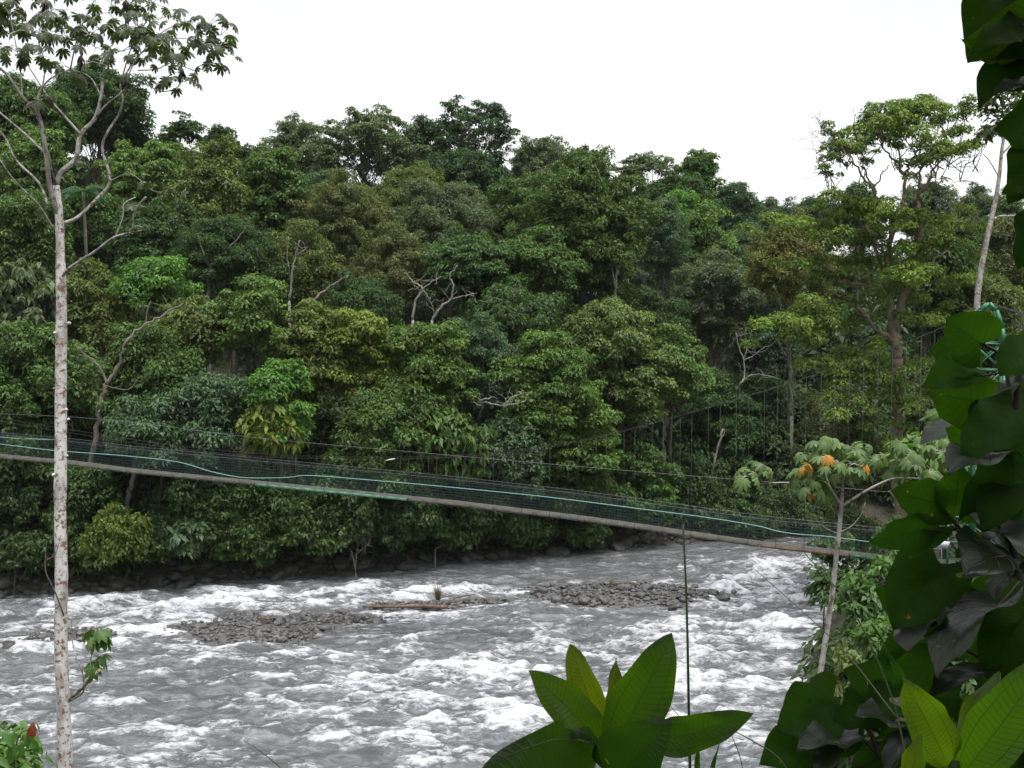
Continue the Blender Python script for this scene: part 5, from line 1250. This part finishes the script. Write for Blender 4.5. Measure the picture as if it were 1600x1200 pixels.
# low shrub with dull leaves at the bottom right
d = 2.2
root = thing('low_broadleaf_shrub', 'low dark shrub with notched broad leaves beside the foot of the slender white trunk', 'shrub', ground_at(1350, 1400, d))
stems(root, [([(1400, 1500, d), (1385, 1250, d), (1370, 1170, d), (1345, 1120, d), (1330, 1085, d)], .008, .003), ([(1375, 1180, d), (1340, 1150, d), (1310, 1135, d - .02)], .004, .002), ([(1380, 1230, d), (1330, 1190, d)], .004, .002), ([(1370, 1160, d), (1420, 1150, d)], .004, .002)], M_STEM)
for i, (b, t, w, roll, cu, tint) in enumerate((((1305, 1095, d), (1212, 1140, d - .08), .75, .1, .07, (.8, .8, 1)), ((1310, 1125, d), (1188, 1195, d - .1), .6, .05, .08, (.65, .75, 1)), ((1385, 1080, d), (1318, 1045, d - .03), .75, .2, .08, (.65, .7, 1)), ((1390, 1095, d - .02), (1300, 1130, d - .05), .7, .1, .08, (.6, .7, 1)), ((1325, 1160, d - .05), (1245, 1170, d - .15), .62, .95, .1, (.45, .5, 1)), ((1345, 1150, d - .05), (1275, 1215, d - .15), .6, 1.0, .1, (.4, .45, 1)),
                                               ((1330, 1145, d), (1275, 1160, d), .5, .2, .08, (.7, .8, 1)), ((1400, 1130, d), (1335, 1118, d - .1), .5, .95, .1, (.4, .45, 1)), ((1420, 1150, d), (1370, 1145, d), .9, .1, .1, (.6, .7, 1)), ((1440, 1130, d), (1385, 1215, d - .1), .5, .95, .1, (.35, .4, 1)), ((1390, 1170, d), (1330, 1220, d), .8, .1, .1, (.45, .5, 1)), ((1445, 1190, d), (1400, 1240, d), .9, .1, .1, (.4, .5, 1)), ((1360, 1190, d), (1322, 1215, d), .35, .9, .1, (.4, .5, 1)))):
    leaf_blade(root, P(*b), P(*t), w, roll, 'lobed' if i < 4 else 'heart', cu, .14, M_GLOSS if roll > .8 else M_HEART, tint if roll < .8 else (1, 1, 1), seed=300 + i)

# thin grass stalks
M_GST = plain_mat('grass_stalk_green', (.05, .09, .02), .5)
M_GSD = plain_mat('grass_stalk_dry', (.09, .085, .05), .6)
for (pts, r0, r1, mt, label) in (
        ([(1080, 1300, 1.9), (1077, 1150, 1.9), (1073, 950, 1.92), (1067, 820, 1.95)], .0030, .0016, M_GST, 'tall upright green grass stalk rising in front of the river'),
        ([(1280, 1300, 1.6), (1225, 1195, 1.62), (1180, 1160, 1.65), (1128, 1133, 1.7)], .0012, .0008, M_GSD, 'thin bent grass stalk right of the ribbed leaf plant'),
        ([(1400, 1120, 2.0), (1330, 1030, 2.1), (1270, 970, 2.2), (1180, 890, 2.3)], .0016, .0007, M_GSD, 'thin slanting grass stem over the rapids, lower one'),
        ([(1420, 1200, 2.0), (1390, 1080, 2.05), (1330, 950, 2.1), (1255, 862, 2.2)], .0018, .0009, M_GST, 'thin slanting grass stem over the rapids, upper one'),
        ([(450, 1210, 2.4), (415, 1180, 2.4), (375, 1153, 2.4)], .0012, .0006, M_GSD, 'short thin grass stem at the bottom left of centre'),
        ([(1165, 1300, 1.8), (1160, 1200, 1.8), (1142, 1145, 1.8)], .0012, .0006, M_GSD, 'short thin grass stem right of the tall stalk'),
        ([(1078, 1140, 1.9), (1040, 1095, 1.92), (1020, 1085, 1.94), (990, 1092, 1.95)], .0008, .0005, M_GSD, 'hair thin bent stem left of the tall stalk')):
    q = smooth_path([P(*p_) for p_ in pts], 6); m_ = MB(); m_.tube(q, np.linspace(r0, r1, len(q)), 6); tag(m_.build('grass_stalk', mt, smooth=True), label, 'grass stalk')
gb = [(1430, 1010, 1.75, 1460, 1300), ]
for (b, t, w, label, roll, tint) in (((1440, 1125, 1.7), (1362, 975, 1.8), .05, 'long folded grey grass blade among the dark heart leaves', .3, (.9, .9, 1)), ((1400, 1250, 1.7), (1490, 1122, 1.75), .04, 'narrow green grass blade at the bottom right', .2, (1.4, 1.4, .8)), ((1085, 1240, 1.85), (1092, 1140, 1.85), .07, 'narrow pale grass blade at the foot of the tall stalk', .2, (1, 1, 1)), ((1095, 1260, 1.9), (1130, 1135, 1.9), .04, 'thin leaning grass blade right of the tall stalk foot', .2, (1, 1, 1))):
    o_ = leaf_blade(None, P(*b), P(*t), w, roll, 'blade', .05, .3, M_HEART, tint, seed=5); o_.name = 'grass'; tag(o_, label, 'grass blade')
# red leaf sprig at the bottom left
d = 12.5
root = thing('red_leaf_sprig', 'small sprig with one rust red leaf above the bottom left shrub', 'plant', ground_at(30, 1300, d))
stems(root, [([(20, 1400, d), (22, 1200, d), (30, 1150, d), (45, 1140, d)], .01, .005)], M_STEM)
M_RED = big_leaf_mat('red_leaf', (.22, .06, .03), .3, (.4, .10, .04))
leaf_blade(root, P(48, 1150, d), P(52, 1128, d), .7, .1, 'heart', .1, .1, M_RED, (1, 1, 1), label='rust red leaf')
M_GL = big_leaf_mat('green_leaf', (.05, .12, .02), .35, (.12, .3, .02))
for (b, t, w) in (((45, 1155, d), (62, 1172, d), .7), ((40, 1150, d), (45, 1170, d), .6), ((20, 1160, d), (0, 1140, d), .8), ((25, 1165, d), (15, 1190, d), .8), ((30, 1165, d), (35, 1185, d), .8)):
    leaf_blade(root, P(*b), P(*t), w, .4, 'heart', .1, .1, M_GL, (1, 1, 1), seed=int(b[0]))

# ------------------------------------------------------------------ unseen trees added behind and above the viewer to shade the foreground
def shade_tree(x, y, z, rx, rz, label):
    root = thing('broadleaf_tree', label, 'tree', (x, y, float(terr(x, y)) - .1))
    C, R = crown_clumps(np.array([x, y, z]), rx, rx, rz, KIND['broad']); V, Qf, var = clump_leaves(C, R, dict(KIND['broad'], dens=60, L=.5))
    mesh_obj('crown', V, [Qf], M_LEAF, root, attr={'var': ('FACE', var)}, color=MID)
    m_ = MB(); m_.tube([np.array([x, y, float(terr(x, y)) - .2]), np.array([x + .2, y, z - rz]), np.array([x, y, z])], [.3, .24, .12], 8); m_.build('trunk', M_BARK, root)


shade_tree(-3, -7.5, 20, 6, 4, 'broad unseen tree added for shade behind the viewpoint, left one')
shade_tree(6, -6.5, 20.5, 6, 4.5, 'broad unseen tree added for shade behind the viewpoint, right one')
shade_tree(1.5, -2.6, 22.5, 4.5, 2.0, 'unseen tree added for shade, spreading over the viewpoint')
shade_tree(10, -4, 19, 4.5, 5, 'broad unseen tree added for shade behind the viewpoint, far right one')
# ------------------------------------------------------------------ damp air
mbh = MB(); mbh.box([0, 180, 38], [262, 243, 41]); hz = mbh.build('haze', None); tag(hz, kind='stuff')
m, nt, ns, ls = new_mat('damp_air'); pv = N(ns, 'ShaderNodeVolumePrincipled'); pv.inputs['Color'].default_value = (.93, .96, 1, 1); pv.inputs['Density'].default_value = .00006
o = N(ns, 'ShaderNodeOutputMaterial'); ls.new(pv.outputs[0], o.inputs['Volume']); hz.data.materials.append(m)
# ------------------------------------------------------------------ light, sky, camera
EL, AZ = math.radians(74), math.radians(150)      # sun height; bearing measured from straight ahead, clockwise
sun = bpy.data.lights.new('sun', 'SUN'); sun.energy = 1.2; sun.angle = math.radians(25); sun.color = (1, .97, .92)
so = bpy.data.objects.new('sun', sun); COL.objects.link(so)
sd_ = Vector((math.sin(AZ) * math.cos(EL), math.cos(AZ) * math.cos(EL), math.sin(EL)))
so.rotation_euler = (-sd_).to_track_quat('-Z', 'Y').to_euler(); so.location = (0, 0, 80)
wd = bpy.data.worlds.new('World'); SC.world = wd; wd.use_nodes = True
nt = wd.node_tree; ns, ls = nt.nodes, nt.links; ns.clear()
sk = N(ns, 'ShaderNodeTexSky', sky_type='NISHITA'); sk.sun_disc = False; sk.sun_elevation = EL; sk.sun_rotation = AZ; sk.dust_density = 3.0; sk.air_density = 1.5
bw = N(ns, 'ShaderNodeRGBToBW'); ls.new(sk.outputs[0], bw.inputs[0])
mxs = N(ns, 'ShaderNodeMix', data_type='RGBA'); mxs.inputs[0].default_value = .9; ls.new(sk.outputs[0], mxs.inputs[6]); ls.new(bw.outputs[0], mxs.inputs[7])
bg = N(ns, 'ShaderNodeBackground'); bg.inputs[1].default_value = .13; ct = N(ns, 'ShaderNodeTexCoord'); cn = N(ns, 'ShaderNodeTexNoise'); cn.inputs['Scale'].default_value = 2.2; cn.inputs['Detail'].default_value = 5; cn.inputs['Distortion'].default_value = .4; ls.new(ct.outputs['Generated'], cn.inputs['Vector'])
ls.new(mixc(ns, ls, 1.0, mxs.outputs[2], mixc(ns, ls, rng_map(ns, ls, cn.outputs['Fac'], .42, .68, 0, 1), (1.06, 1.06, 1.06), (.86, .88, .91)), 'MULTIPLY'), bg.inputs[0])
ow = N(ns, 'ShaderNodeOutputWorld'); ls.new(bg.outputs[0], ow.inputs[0])
cam = bpy.data.cameras.new('camera'); co = bpy.data.objects.new('camera', cam); COL.objects.link(co)
cam.sensor_width = 36; cam.lens = 36 * F_PX / 1600; cam.clip_start = .05; cam.clip_end = 3000
co.location = CAM; co.rotation_euler = (math.pi / 2 - PITCH, 0, 0); SC.camera = co
SC.view_settings.view_transform = 'Standard'; SC.view_settings.look = 'None'; SC.view_settings.exposure = 1.3; SC.view_settings.gamma = 1
cy = SC.cycles
cy.max_bounces = 7; cy.volume_bounces = 1; cy.diffuse_bounces = 3; cy.glossy_bounces = 2; cy.transmission_bounces = 3; cy.transparent_max_bounces = 4
cy.caustics_reflective = False; cy.caustics_refractive = False; cy.use_denoising = True
